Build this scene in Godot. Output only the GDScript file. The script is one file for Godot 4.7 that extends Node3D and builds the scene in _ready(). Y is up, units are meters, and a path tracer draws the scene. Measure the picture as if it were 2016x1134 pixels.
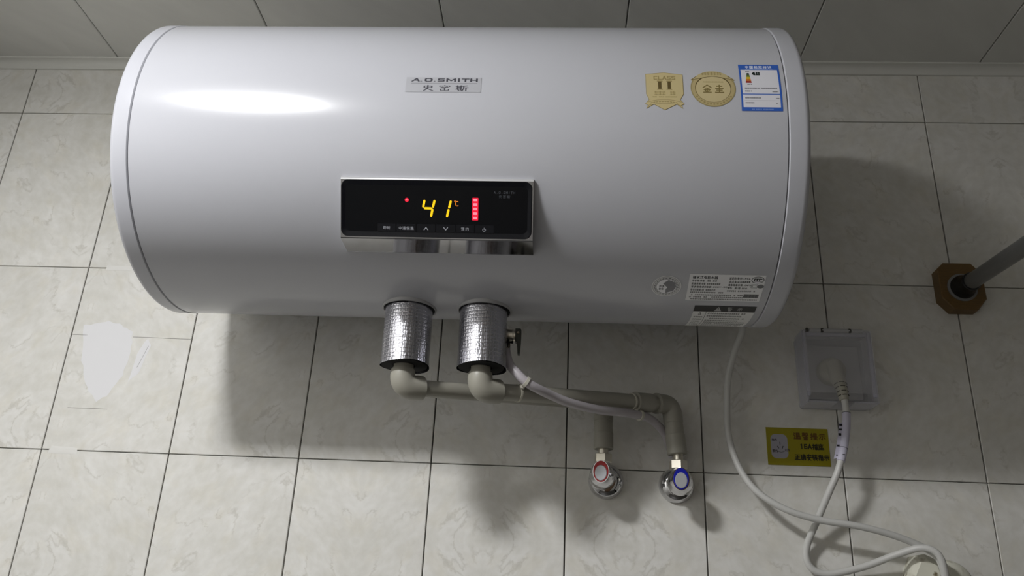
extends Node3D
# An electric water heater on a tiled bathroom wall. Wall plane z = 0, room towards +z, y up, metres.

const HY := 2.0491            # heater axis height
const HZ := 0.2201            # heater axis distance from the wall
const HR := 0.2001            # heater radius
const TW := 0.2               # tile pitch across
const TH := 0.303565          # tile pitch up
const X0 := -0.78772          # a vertical joint
const Y0 := 2.6               # a (virtual) horizontal joint above the ceiling
const CEIL := 2.4105
const LAMP := Vector3(-0.665, 2.360, 1.150)

var org := {}
var counts := {}
var M := {}

func _ready() -> void:
	# ---------- camera ----------
	var cam := Camera3D.new()
	cam.name = "camera"
	cam.keep_aspect = Camera3D.KEEP_HEIGHT
	cam.fov = 38.26803
	cam.near = 0.02
	cam.far = 20.0
	cam.transform = Transform3D(Basis(Vector3(0.99794457, 0.04403635, -0.04655562), Vector3(-0.02280511, 0.92297303, 0.38418837), Vector3(0.05988783, -0.382337, 0.92208019)), Vector3(0, 1.46346, 1.23005))
	add_child(cam, true)
	cam.current = true
	# ---------- environment (closed room, no sky in view) ----------
	var env := Environment.new()
	env.background_mode = Environment.BG_COLOR
	env.background_color = Color(0, 0, 0)
	env.tonemap_mode = Environment.TONE_MAPPER_LINEAR
	env.tonemap_exposure = 1.0
	env.sdfgi_enabled = true
	env.ssao_enabled = true
	env.ssil_enabled = true
	var we := WorldEnvironment.new()
	we.name = "environment"
	we.environment = env
	add_child(we, true)
	# ---------- lamp ----------
	ceiling_lamp()
	materials()
	# ---------- setting ----------
	room()
	wall_marks()
	# ---------- things ----------
	heater()
	sleeves()
	pipes()
	valves()
	safety_valve()
	drain_hose()
	socket()
	power_cord()
	sign_plate()
	rod()
	wall_fitting()

# ======================================================================
# helpers
# ======================================================================
func numbered(n: String) -> String:
	var k: int = counts.get(n, 0)
	counts[n] = k + 1
	return n if k == 0 else "%s_%03d" % [n, k]

func thing(called: String, label: String, category: String, at: Vector3, group := "") -> Node3D:
	var o := Node3D.new()
	o.name = numbered(called)
	o.position = at
	add_child(o, true)
	org[o] = at
	o.set_meta("label", label)
	o.set_meta("category", category)
	if group != "":
		o.set_meta("group", group)
	return o

func structure(called: String, label: String, category: String) -> Node3D:
	var o := Node3D.new()
	o.name = called
	add_child(o, true)
	org[o] = Vector3.ZERO
	o.set_meta("kind", "structure")
	o.set_meta("label", label)
	o.set_meta("category", category)
	return o

func begin() -> SurfaceTool:
	var st := SurfaceTool.new()
	st.begin(Mesh.PRIMITIVE_TRIANGLES)
	return st

func finish(st: SurfaceTool, off: Vector3) -> ArrayMesh:
	st.generate_normals()
	var m := st.commit()
	if off == Vector3.ZERO:
		return m
	var s2 := begin()
	s2.append_from(m, 0, Transform3D(Basis(), -off))
	return s2.commit()

# one named mesh, shape given in world coordinates, under a thing or a part
func part(called: String, st: SurfaceTool, mat: Material, parent: Node3D, label := "") -> MeshInstance3D:
	var o := MeshInstance3D.new()
	o.name = called
	o.mesh = finish(st, org[parent])
	o.material_override = mat
	parent.add_child(o, true)
	org[o] = org[parent]
	if label != "":
		o.set_meta("label", label)
	return o

func tri(st: SurfaceTool, a: Vector3, b: Vector3, c: Vector3, ua := Vector2.ZERO, ub := Vector2.ZERO, uc := Vector2.ZERO) -> void:
	# a, b, c counter-clockwise seen from outside
	st.set_uv(ua)
	st.add_vertex(a)
	st.set_uv(uc)
	st.add_vertex(c)
	st.set_uv(ub)
	st.add_vertex(b)

func quad(st: SurfaceTool, a: Vector3, b: Vector3, c: Vector3, d: Vector3, ua := Vector2.ZERO, ub := Vector2.ZERO, uc := Vector2.ZERO, ud := Vector2.ZERO) -> void:
	tri(st, a, b, c, ua, ub, uc)
	tri(st, a, c, d, ua, uc, ud)

# box with chamfered edges along its front (+z) face; uv = own xy
func slab(st: SurfaceTool, c: Vector3, s: Vector3, ch: float, xf := Transform3D(), uvs := 1.0) -> void:
	st.set_smooth_group(-1)
	var h := s / 2
	var f := []
	var e := []
	var b := []
	for k in [[-1, -1], [1, -1], [1, 1], [-1, 1]]:
		f.append(c + Vector3(k[0] * (h.x - ch), k[1] * (h.y - ch), h.z))
		e.append(c + Vector3(k[0] * h.x, k[1] * h.y, h.z - ch))
		b.append(c + Vector3(k[0] * h.x, k[1] * h.y, -h.z))
	var u := func(p: Vector3) -> Vector2: return Vector2(p.x, -p.y) * uvs
	var q := func(p0: Vector3, p1: Vector3, p2: Vector3, p3: Vector3) -> void:
		quad(st, xf * p0, xf * p1, xf * p2, xf * p3, u.call(p0), u.call(p1), u.call(p2), u.call(p3))
	q.call(f[0], f[1], f[2], f[3])
	for i in 4:
		var j := (i + 1) % 4
		q.call(e[i], e[j], f[j], f[i])
		q.call(b[i], b[j], e[j], e[i])
	q.call(b[3], b[2], b[1], b[0])

# box with all its edges chamfered
func cbox(st: SurfaceTool, c: Vector3, s: Vector3, ch: float, xf := Transform3D()) -> void:
	var h := s / 2
	var pr := PackedVector2Array([Vector2(-h.x + ch, -h.y), Vector2(h.x - ch, -h.y), Vector2(h.x, -h.y + ch), Vector2(h.x, h.y - ch), Vector2(h.x - ch, h.y), Vector2(-h.x + ch, h.y), Vector2(-h.x, h.y - ch), Vector2(-h.x, -h.y + ch)])
	prism(st, pr, c.z - h.z, c.z + h.z, ch, xf * Transform3D(Basis(), Vector3(c.x, c.y, 0)), true)

# polygon (counter-clockwise in xy) extruded along z with chamfered rim; convex outlines only
func prism(st: SurfaceTool, poly: PackedVector2Array, z0: float, z1: float, ch: float, xf := Transform3D(), both := false, smooth := false) -> void:
	var cen := Vector2.ZERO
	for p in poly:
		cen += p
	cen /= poly.size()
	var inner := PackedVector2Array()
	for p in poly:
		var d := p - cen
		inner.append(cen + d * maxf(0.0, 1.0 - ch / maxf(d.length(), 1e-6)))
	var n := poly.size()
	var lo := PackedVector2Array([Vector2.ZERO, Vector2.ONE])
	var mn := poly[0]
	var mx := poly[0]
	for p in poly:
		mn = mn.min(p)
		mx = mx.max(p)
	var u := func(p: Vector2) -> Vector2: return Vector2((p.x - mn.x) / (mx.x - mn.x), (mx.y - p.y) / (mx.y - mn.y))
	var zb := z0 + (ch if both else 0.0)
	for i in n:
		var j := (i + 1) % n
		st.set_smooth_group(-1)
		tri(st, xf * Vector3(cen.x, cen.y, z1), xf * Vector3(inner[i].x, inner[i].y, z1), xf * Vector3(inner[j].x, inner[j].y, z1), u.call(cen), u.call(inner[i]), u.call(inner[j]))
		var bi := inner[i] if both else poly[i]
		var bj := inner[j] if both else poly[j]
		tri(st, xf * Vector3(cen.x, cen.y, z0), xf * Vector3(bj.x, bj.y, z0), xf * Vector3(bi.x, bi.y, z0))
		if smooth:
			st.set_smooth_group(2)
		quad(st, xf * Vector3(poly[i].x, poly[i].y, zb), xf * Vector3(poly[j].x, poly[j].y, zb), xf * Vector3(poly[j].x, poly[j].y, z1 - ch), xf * Vector3(poly[i].x, poly[i].y, z1 - ch))
		if ch > 0.0:
			if smooth:
				st.set_smooth_group(3)
			quad(st, xf * Vector3(poly[i].x, poly[i].y, z1 - ch), xf * Vector3(poly[j].x, poly[j].y, z1 - ch), xf * Vector3(inner[j].x, inner[j].y, z1), xf * Vector3(inner[i].x, inner[i].y, z1), u.call(poly[i]), u.call(poly[j]), u.call(inner[j]), u.call(inner[i]))
			if both:
				quad(st, xf * Vector3(bi.x, bi.y, z0), xf * Vector3(bj.x, bj.y, z0), xf * Vector3(poly[j].x, poly[j].y, zb), xf * Vector3(poly[i].x, poly[i].y, zb))

func rrect(w: float, h: float, r: float, n := 6) -> PackedVector2Array:
	var o := PackedVector2Array()
	for k in 4:
		var c := Vector2([1, -1, -1, 1][k] * (w / 2 - r), [1, 1, -1, -1][k] * (h / 2 - r))
		for i in n + 1:
			var a := PI / 2 * (k + float(i) / n)
			o.append(c + Vector2(cos(a), sin(a)) * r)
	return o

func oval(a: float, b: float, n := 32, c := Vector2.ZERO) -> PackedVector2Array:
	var o := PackedVector2Array()
	for i in n:
		var t := TAU * i / n
		o.append(c + Vector2(cos(t) * a, sin(t) * b))
	return o

# profile of (radius, height) turned round the y axis of xf; going up the outside
func lathe(st: SurfaceTool, prof: Array, seg: int, xf := Transform3D(), group0 := 10) -> void:
	var g := group0
	for i in prof.size() - 1:
		var p: Vector2 = prof[i]
		var q: Vector2 = prof[i + 1]
		if i > 0:
			var o: Vector2 = prof[i - 1]
			if absf((p - o).angle_to(q - p)) > 0.62:
				g += 1
		if p.distance_to(q) < 1e-7:
			continue
		st.set_smooth_group(g)
		for k in seg:
			var a0 := TAU * k / seg
			var a1 := TAU * (k + 1) / seg
			var P := func(r: Vector2, a: float) -> Vector3: return xf * Vector3(r.x * sin(a), r.y, r.x * cos(a))
			var U := func(r: Vector2, a: float) -> Vector2: return Vector2(a / TAU, r.y)
			if p.x < 1e-7:
				tri(st, P.call(p, a0), P.call(q, a1), P.call(q, a0), U.call(p, a0), U.call(q, a1), U.call(q, a0))
			elif q.x < 1e-7:
				tri(st, P.call(p, a0), P.call(p, a1), P.call(q, a0), U.call(p, a0), U.call(p, a1), U.call(q, a0))
			else:
				quad(st, P.call(p, a0), P.call(p, a1), P.call(q, a1), P.call(q, a0), U.call(p, a0), U.call(p, a1), U.call(q, a1), U.call(q, a0))

func spline(pts: Array, per := 10) -> PackedVector3Array:
	var o := PackedVector3Array()
	var n := pts.size()
	for i in n - 1:
		var a: Vector3 = pts[maxi(i - 1, 0)]
		var b: Vector3 = pts[i]
		var c: Vector3 = pts[i + 1]
		var d: Vector3 = pts[mini(i + 2, n - 1)]
		for k in per:
			var t := float(k) / per
			o.append(b.cubic_interpolate(c, a, d, t))
	o.append(pts[n - 1])
	return o

# tube along points; radius per point or one for all; flat caps
func tube(st: SurfaceTool, pts: PackedVector3Array, radii: Array, seg := 20, group := 40) -> void:
	var n := pts.size()
	var rings := []
	var up := Vector3.UP
	var t0 := (pts[1] - pts[0]).normalized()
	if absf(t0.dot(up)) > 0.9:
		up = Vector3.RIGHT
	var nx := (up - t0 * up.dot(t0)).normalized()
	for i in n:
		var t := (pts[mini(i + 1, n - 1)] - pts[maxi(i - 1, 0)]).normalized()
		nx = (nx - t * nx.dot(t)).normalized()
		var ny := t.cross(nx)
		var r: float = radii[mini(i, radii.size() - 1)]
		var ring := PackedVector3Array()
		for k in seg:
			var a := TAU * k / seg
			ring.append(pts[i] + (nx * cos(a) + ny * sin(a)) * r)
		rings.append(ring)
	var g := group
	for i in n - 1:
		if i > 0:
			# a step in the radius gets a hard edge
			var r0: float = radii[mini(i - 1, radii.size() - 1)]
			var r1: float = radii[mini(i, radii.size() - 1)]
			var r2: float = radii[mini(i + 1, radii.size() - 1)]
			var s0 := (r1 - r0) / maxf(pts[i].distance_to(pts[i - 1]), 1e-6)
			var s1 := (r2 - r1) / maxf(pts[i + 1].distance_to(pts[i]), 1e-6)
			if absf(s0 - s1) > 0.6:
				g += 1
		st.set_smooth_group(g)
		for k in seg:
			var j := (k + 1) % seg
			quad(st, rings[i][k], rings[i][j], rings[i + 1][j], rings[i + 1][k], Vector2(float(k) / seg, i), Vector2(float(k + 1) / seg, i), Vector2(float(k + 1) / seg, i + 1), Vector2(float(k) / seg, i + 1))
	st.set_smooth_group(-1)
	for k in seg:
		var j := (k + 1) % seg
		tri(st, pts[0], rings[0][j], rings[0][k])
		tri(st, pts[n - 1], rings[n - 1][k], rings[n - 1][j])

# round corner from a over the corner to b, cut back by cut
func bend(a: Vector3, corner: Vector3, b: Vector3, cut: float, n := 10) -> PackedVector3Array:
	var o := PackedVector3Array()
	var p := corner + (a - corner).normalized() * cut
	var q := corner + (b - corner).normalized() * cut
	for i in n + 1:
		var t := float(i) / n
		o.append(p.lerp(corner, t).lerp(corner.lerp(q, t), t))
	return o

# a frame whose y axis points along d
func along(at: Vector3, d: Vector3) -> Transform3D:
	var y := d.normalized()
	var x := Vector3.UP.cross(y) if absf(y.y) < 0.95 else Vector3.RIGHT
	x = (x - y * x.dot(y)).normalized()
	return Transform3D(Basis(x, y, x.cross(y)), at)

const ZUP := Basis(Vector3(1, 0, 0), Vector3(0, 0, 1), Vector3(0, -1, 0))   # lathe axis along +z

# ======================================================================
# drawing on images: strokes for lettering
# ======================================================================
const GLYPH := {
	"史": "22188218 22182245 22458245 82188245 50055060 50602095 35559095",
	"密": "50035012 12251215 12158815 88158825 25352048 35303848 38485548 55484538 62305052 50522848 70284248 72357840 50605090 20702090 20908090 80708090",
	"斯": "05185518 15081568 42084268 15344234 15504250 03685868 18752890 38724892 88106218 62186258 62585292 62429542 80428095",
	"即": "15124512 45124545 15284528 15454545 15121580 15804065 60158815 88158860 60156095 88607860",
	"时": "12153815 12151280 38153880 12473847 12803880 48309530 80087988 79886885 55506665",
	"中": "18258225 18251862 82258262 18628262 50055095",
	"温": "10102020 05352045 08901858 40108010 40104042 80108042 40268026 40428042 38558855 38553888 88558888 55555588 72557288 28889588",
	"保": "25080545 18301895 40128512 40124040 85128540 40408540 32609560 64426495 60623590 68629590",
	"预": "10104510 45103028 20203035 05384838 48384050 28382890 28901885 52109510 72106820 58258825 58255870 88258870 73357060 70605092 78729592",
	"约": "25080830 08303530 35300858 08583855 05853878 58085035 55229022 90228590 85907285 60457060",
	"馨": "10083808 24032420 08204020 12301230 12303830 38303842 12423842 12300550 55085530 55087808 78087828 52388538 55387060 85385060 20628062 50565080 48643080 52647280 30827282 30823098 72827298 30907290 30987298",
	"提": "05303530 22082290 22901285 05603850 50108510 50105042 85108542 50268526 50428542 42559555 68556890 68728872 52684892 50809592",
	"示": "20188018 08389238 50385090 50903885 28551280 70558880",
	"插": "05303530 22082290 22901285 05603850 88085018 40309530 68126895 50485090 50485848 88488890 78488848 50685868 78688868 50908890",
	"座": "50035012 12149214 15141560 15600595 38283050 38384548 70286250 70387848 58255890 32688868 22909590",
	"正": "12159015 52155288 52508550 25452588 05889588",
	"确": "05154515 25151048 18481885 18484048 40484085 18854085 62055222 60128012 80127225 55258825 55255080 50804895 88258892 55458845 55658865 72257290",
	"安": "50035014 12301218 12188818 88188830 42302868 28688095 70453098 08509250",
	"装": "20052058 08200830 05521540 40189018 65056542 45428542 50485858 08609260 48602078 30753095 30955085 52609095 85686880",
	"指": "05303530 22082290 22901285 05603850 50085040 50408540 85408530 82125025 50528552 50525092 85528592 50728572 50928592",
	"警": "05104510 16041618 34043418 12220836 10284628 46284650 18363436 18361850 34363450 18503450 62045222 58149214 82145552 60209552 50565062 12628862 24707670 24787678 28867286 28862898 72867298 28987298",
	"金": "50050535 50059535 28427242 15608560 50425090 30683580 70686580 08909290",
	"圭": "20188018 50055045 10459045 20658065 50455090 05909590",
	"国": "10109010 10101095 90109095 10959095 28287228 50285078 30507050 25787578 62606870",
	"能": "28081028 10284028 36184430 12404040 12401295 40404095 12584058 12754075 60056042 60428842 88428832 85126025 60506090 60908890 88908880 85586070",
	"效": "25052515 05205020 15280842 35284845 38500592 15554592 62055035 55229522 85225595 60359595",
	"标": "05304530 25082595 25350565 28404555 55159015 48389538 72387292 72926288 60555080 82559080",
	"识": "15082022 05352235 22352285 22853875 48128812 48124850 88128850 48508850 58604590 78609290",
	"水": "50055092 50923886 10324032 40321080 85206045 52359288",
	"电": "18208020 18201868 80208068 18458045 18688068 50055088 50889588 95889575",
	"器": "12083808 12081228 38083828 12283828 62088808 62086228 88088828 62288828 08489248 50302070 52489570 12683868 12681292 38683892 12923892 62688868 62686292 88688892 62928892",
	"式": "08229222 62056870 68709295 95809295 15503250 32503285 08905580 75078515",
	"热": "05204520 25052560 10404535 55209020 65055058 90209058 15782095 36783895 58786295 80788895",
	"储": "22080545 15301595 30123520 25383838 38383885 38854875 48229022 68086850 45489548 92185560 58588858 58585895 88588895 58758875 58958895",
	"地": "05303530 20102075 05803870 45408530 85308555 85557855 65106570 48254890 48909590 95909578",
	"线": "25080830 08303530 35300858 08583855 05853878 45259022 45459542 60058588 85889575 88487090",
	"零": "20088008 10209020 10201030 90209030 50085040 25283528 25353535 65287528 65357535 50450560 50459565 45606068 28707270 72705092 45804592",
	"火": "50055045 50400595 50509595 20302850 80307050",
	"A": "50050595 50059595 22626062 60627862", "O": "28057205 72058822 88228878 88787295 72952895 28951278 12781222 12222805", "S": "90121512 15121550 15508550 85508588 85881088",
	"M": "10951008 10085070 50709008 90089095", "I": "50055095", "T": "05129512 50125095", "H": "12051295 88058895 12508850", "C": "90151512 15121588 15889085",
	"L": "15051590 15908890", "P": "15951508 15088508 85088552 85521552", "X": "10059095 90051095", "V": "08055095 50959205", "W": "05052295 22955030 50307895 78959505",
	"Z": "10108810 88101090 10909090", "B": "15051595 15058005 80058048 15488548 85488595 15958595", "D": "15051595 15056505 65059040 90406595 65951595", "E": "15051595 15058805 15507850 15959095",
	"0": "20101590 20108010 80108590 15908590", "1": "30205505 55055595", "2": "15201810 18108210 82108545 85451590 15909090", "3": "15108510 85108590 15908590 30488548",
	"4": "65956505 65050868 08689568", "5": "85101810 18101548 15488548 85488590 85901590", "6": "80101510 15101590 15908590 85908550 85501550", "8": "18101890 18108210 82108290 18908290 18508250",
	".": "44905690", "-": "20508050", "~": "15553540 35406560 65608545",
}

func seg_on(im: Image, a: Vector2, b: Vector2, w: float, col: Color) -> void:
	var x0 := maxi(0, int(floor(minf(a.x, b.x) - w)))
	var x1 := mini(im.get_width() - 1, int(ceil(maxf(a.x, b.x) + w)))
	var y0 := maxi(0, int(floor(minf(a.y, b.y) - w)))
	var y1 := mini(im.get_height() - 1, int(ceil(maxf(a.y, b.y) + w)))
	var d := b - a
	var l := maxf(d.length_squared(), 1e-6)
	for y in range(y0, y1 + 1):
		for x in range(x0, x1 + 1):
			var p := Vector2(x + 0.5, y + 0.5)
			var t := clampf((p - a).dot(d) / l, 0.0, 1.0)
			var k := clampf(w / 2 - p.distance_to(a + d * t) + 0.5, 0.0, 1.0) * col.a
			if k > 0.0:
				im.set_pixel(x, y, im.get_pixel(x, y).lerp(Color(col.r, col.g, col.b), k))

func text(im: Image, s: String, x: float, y: float, cw: float, ch: float, w: float, col: Color, pitch := 0.0, slant := 0.0) -> void:
	var step := pitch if pitch > 0.0 else cw * 1.12
	for i in s.length():
		var c := s[i]
		if GLYPH.has(c):
			for g in String(GLYPH[c]).split(" "):
				var a := Vector2(float(g.substr(0, 2)), float(g.substr(2, 2))) / 100.0
				var b := Vector2(float(g.substr(4, 2)), float(g.substr(6, 2))) / 100.0
				var o := Vector2(x + i * step, y)
				seg_on(im, o + Vector2(a.x * cw + (1 - a.y) * slant * ch, a.y * ch), o + Vector2(b.x * cw + (1 - b.y) * slant * ch, b.y * ch), w, col)

# fine print too small to read: broken rows of short strokes
func fine(im: Image, x: float, y: float, wid: float, h: float, col: Color, rng: RandomNumberGenerator) -> void:
	var p := x
	while p < x + wid:
		var cw := h * rng.randf_range(0.6, 1.0)
		if rng.randf() > 0.06:
			for k in 3:
				var yy := y + h * (k + 0.5) / 3.0
				seg_on(im, Vector2(p, yy), Vector2(p + cw * 0.8, yy + rng.randf_range(-0.6, 0.6)), h * 0.16, col)
			seg_on(im, Vector2(p + cw * rng.randf_range(0.2, 0.6), y), Vector2(p + cw * rng.randf_range(0.2, 0.6), y + h), h * 0.16, col)
		p += cw * 1.1

func poly_on(im: Image, pts: PackedVector2Array, col: Color) -> void:
	var mn := pts[0]
	var mx := pts[0]
	for p in pts:
		mn = mn.min(p)
		mx = mx.max(p)
	for y in range(maxi(0, int(mn.y)), mini(im.get_height(), int(mx.y) + 1)):
		for x in range(maxi(0, int(mn.x)), mini(im.get_width(), int(mx.x) + 1)):
			if Geometry2D.is_point_in_polygon(Vector2(x + 0.5, y + 0.5), pts):
				im.set_pixel(x, y, col)

func canvas(w: int, h: int, col: Color) -> Image:
	var im := Image.create(w, h, false, Image.FORMAT_RGB8)
	im.fill(col)
	return im

func printed(im: Image, rough := 0.4, metal := 0.0) -> StandardMaterial3D:
	var m := StandardMaterial3D.new()
	m.albedo_texture = ImageTexture.create_from_image(im)
	m.roughness = rough
	m.metallic = metal
	m.texture_repeat = false
	return m

# ======================================================================
# materials
# ======================================================================
func flat(n: String, c: Color, rough: float, metal := 0.0, spec := 0.5) -> StandardMaterial3D:
	var m := StandardMaterial3D.new()
	m.resource_name = n
	m.albedo_color = c
	m.roughness = rough
	m.metallic = metal
	m.metallic_specular = spec
	M[n] = m
	return m

func glow(n: String, c: Color, e: float) -> void:
	var m := flat(n, c * 0.3, 0.5)
	m.emission_enabled = true
	m.emission = c
	m.emission_energy_multiplier = e

func materials() -> void:
	# glazed tile: cream marble drawing, a window of the same image per variant
	var n1 := FastNoiseLite.new()
	n1.seed = 7
	n1.frequency = 0.0042
	n1.fractal_octaves = 5
	n1.domain_warp_enabled = true
	n1.domain_warp_amplitude = 45.0
	n1.domain_warp_frequency = 0.006
	var n2 := FastNoiseLite.new()
	n2.seed = 23
	n2.frequency = 0.0035
	n2.fractal_octaves = 4
	n2.domain_warp_enabled = true
	n2.domain_warp_amplitude = 60.0
	n2.domain_warp_frequency = 0.008
	var S := 768
	var im := canvas(S, S, Color.WHITE)
	var base := Color(0.872, 0.867, 0.848)
	for y in S:
		for x in S:
			# mirrored so that the repeat has no seam
			var px := float(absi(x * 2 - S))
			var py := float(absi(y * 2 - S))
			# drifts run diagonally
			var u := (px + py) * 0.62
			var v := (px - py) * 0.95
			var a := n1.get_noise_2d(u, v)
			var b := n2.get_noise_2d(u + 900.0, v)
			var d := n2.get_noise_2d(u * 1.7 + 300.0, v * 1.7 + 700.0)
			var vein := pow(clampf(1.0 - absf(b) * 13.0, 0.0, 1.0), 1.4) * clampf(a * 2.6 + 0.30, 0.0, 1.0)
			var c := base + Color(0.026, 0.027, 0.033) * clampf(a * 1.6, -1.0, 1.0)
			c += Color(0.000, -0.004, -0.014) * clampf(d * 1.8, 0.0, 1.0)
			var e := n1.get_noise_2d(u * 4.0 + 500.0, v * 4.0 - 300.0)
			c += Color(0.020, 0.021, 0.024) * clampf(e * 1.5, -1.0, 1.0)
			c -= Color(0.078, 0.082, 0.092) * vein
			im.set_pixel(x, y, c)
	var tex := ImageTexture.create_from_image(im)
	var rng := RandomNumberGenerator.new()
	rng.seed = 5
	for k in 12:
		var m := flat("tile%d" % k, Color(1, 1, 1) * rng.randf_range(0.975, 1.0), 0.34)
		m.albedo_texture = tex
		m.uv1_scale = Vector3(1.9, 1.9, 1)
		m.uv1_offset = Vector3(rng.randf(), rng.randf(), 0)
	flat("grout", Color(0.39, 0.385, 0.37), 0.9)
	flat("putty", Color(0.88, 0.88, 0.89), 0.7)
	flat("fill", Color(0.868, 0.864, 0.85), 0.6)
	flat("crack", Color(0.45, 0.44, 0.42), 0.9)
	flat("plaster", Color(0.82, 0.81, 0.79), 0.8)
	flat("floor", Color(0.28, 0.275, 0.26), 0.4)
	var pvc := flat("pvc", Color(0.86, 0.86, 0.85), 0.38)
	pvc.albedo_texture = streaks(3)
	pvc.uv1_scale = Vector3(2.2, 2.2, 1)
	flat("trim", Color(0.82, 0.82, 0.80), 0.4)
	flat("enamel", Color(0.74, 0.745, 0.772), 0.19)
	flat("capwhite", Color(0.745, 0.75, 0.78), 0.26)
	flat("seam", Color(0.46, 0.46, 0.48), 0.6)
	flat("collar", Color(0.66, 0.66, 0.67), 0.4)
	flat("chrome", Color(0.82, 0.82, 0.83), 0.06, 1.0)
	flat("bezel", Color(0.66, 0.66, 0.67), 0.08, 1.0)
	flat("lip", Color(0.78, 0.78, 0.79), 0.42, 0.5)
	flat("capface", Color(0.74, 0.75, 0.77), 0.35, 0.35)
	flat("satin", Color(0.66, 0.67, 0.68), 0.28, 1.0)
	flat("blackglass", Color(0.03, 0.035, 0.05), 0.09, 0.0, 0.28)
	flat("blackrim", Color(0.06, 0.065, 0.085), 0.25, 0.0, 0.35)
	flat("button", Color(0.030, 0.032, 0.038), 0.25)
	flat("foam", Color(0.045, 0.045, 0.05), 0.9)
	flat("ppr", Color(0.61, 0.60, 0.56), 0.42)
	flat("hose", Color(0.72, 0.70, 0.72), 0.35)
	flat("tie", Color(0.80, 0.79, 0.74), 0.45)
	flat("cord", Color(0.80, 0.80, 0.79), 0.42)
	flat("cordtag", Color(0.78, 0.77, 0.84), 0.5)
	flat("ink", Color(0.10, 0.10, 0.13), 0.6)
	flat("plug", Color(0.68, 0.67, 0.62), 0.45)
	flat("groove", Color(0.25, 0.24, 0.22), 0.7)
	flat("socket", Color(0.72, 0.72, 0.73), 0.4)
	flat("red", Color(0.66, 0.05, 0.08), 0.3)
	flat("blue", Color(0.05, 0.10, 0.62), 0.3)
	flat("lever", Color(0.16, 0.17, 0.13), 0.4)
	flat("brass", Color(0.55, 0.52, 0.46), 0.25, 1.0)
	flat("nickel", Color(0.84, 0.82, 0.77), 0.3, 0.9)
	flat("rodmetal", Color(0.52, 0.52, 0.52), 0.38, 0.75)
	flat("washer", Color(0.50, 0.50, 0.50), 0.45)
	flat("rodcup", Color(0.20, 0.20, 0.20), 0.35, 0.6)
	flat("white", Color(0.78, 0.78, 0.76), 0.45)
	flat("door", Color(0.38, 0.30, 0.22), 0.5)
	glow("led_yellow", Color(1.0, 0.80, 0.0), 1.1)
	glow("led_amber", Color(1.0, 0.55, 0.08), 0.75)
	glow("led_red", Color(1.0, 0.05, 0.22), 0.9)
	glow("led_pink", Color(1.0, 0.55, 0.62), 1.05)
	var clear := flat("clear", Color(0.9, 0.9, 0.93, 0.10), 0.06)
	clear.transparency = BaseMaterial3D.TRANSPARENCY_ALPHA
	var frost := flat("frost", Color(0.82, 0.82, 0.88, 0.30), 0.12)
	frost.transparency = BaseMaterial3D.TRANSPARENCY_ALPHA
	var ledge := flat("lidedge", Color(0.82, 0.82, 0.88, 0.50), 0.12)
	ledge.transparency = BaseMaterial3D.TRANSPARENCY_ALPHA
	M["foil"] = foil()
	M["wood"] = wood()
	M["stained"] = stained()

func streaks(sd: int) -> ImageTexture:
	var n := FastNoiseLite.new()
	n.seed = sd
	n.frequency = 0.01
	n.fractal_octaves = 4
	var S := 384
	var im := canvas(S, S, Color.WHITE)
	for y in S:
		for x in S:
			var u := (x + y) * 0.35
			var v := (x - y) * 1.3
			var g := 0.985 + 0.03 * n.get_noise_2d(u, absf(v))
			im.set_pixel(x, y, Color(g, g, g * 0.995))
	return ImageTexture.create_from_image(im)

func foil() -> StandardMaterial3D:
	# embossed silver foil: rows of small pillows with fine creases
	var S := 512
	var hgt := canvas(S, S, Color.BLACK)
	var n := FastNoiseLite.new()
	n.seed = 11
	n.frequency = 0.03
	for y in S:
		for x in S:
			var row := int(y / 32.0)
			var u := fposmod(x / 32.0 + 0.08 * sin(row * 2.1), 1.0) - 0.5
			var v := fposmod(y / 32.0, 1.0) - 0.5
			var p := clampf((0.5 - absf(u)) * 5.0, 0.0, 1.0) * clampf((0.5 - absf(v)) * 5.0, 0.0, 1.0)
			var h := 0.35 + 0.4 * p + 0.28 * n.get_noise_2d(x, y)
			hgt.set_pixel(x, y, Color(h, h, h))
	hgt.bump_map_to_normal_map(5.0)
	var m := flat("foil", Color(0.76, 0.76, 0.79), 0.25, 1.0)
	m.normal_enabled = true
	m.normal_texture = ImageTexture.create_from_image(hgt)
	m.normal_scale = 0.55
	return m

func wood() -> StandardMaterial3D:
	var n := FastNoiseLite.new()
	n.seed = 4
	n.frequency = 0.02
	var S := 256
	var im := canvas(S, S, Color.WHITE)
	for y in S:
		for x in S:
			var g := n.get_noise_2d(x * 0.5, y * 6.0) * 0.5 + n.get_noise_2d(x * 2.0, y * 20.0) * 0.2
			im.set_pixel(x, y, Color(0.42 + 0.08 * g, 0.32 + 0.06 * g, 0.165 + 0.04 * g))
	var m := flat("wood", Color.WHITE, 0.5)
	m.albedo_texture = ImageTexture.create_from_image(im)
	return m

func stained() -> StandardMaterial3D:
	var n := FastNoiseLite.new()
	n.seed = 31
	n.frequency = 0.016
	n.fractal_octaves = 4
	var S := 256
	var im := canvas(S, S, Color.WHITE)
	for y in S:
		for x in S:
			var g := clampf(n.get_noise_2d(x, y) * 3.4 - 1.05, 0.0, 1.0)
			im.set_pixel(x, y, Color(0.87, 0.865, 0.81).lerp(Color(0.33, 0.28, 0.17), g))
	var m := flat("stained", Color.WHITE, 0.5)
	m.albedo_texture = ImageTexture.create_from_image(im)
	m.uv1_triplanar = true
	m.uv1_scale = Vector3(9, 9, 9)
	return m

# ======================================================================
# the room
# ======================================================================
const XL := -1.15
const XR := 2.3
const ZF := 2.25

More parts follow.
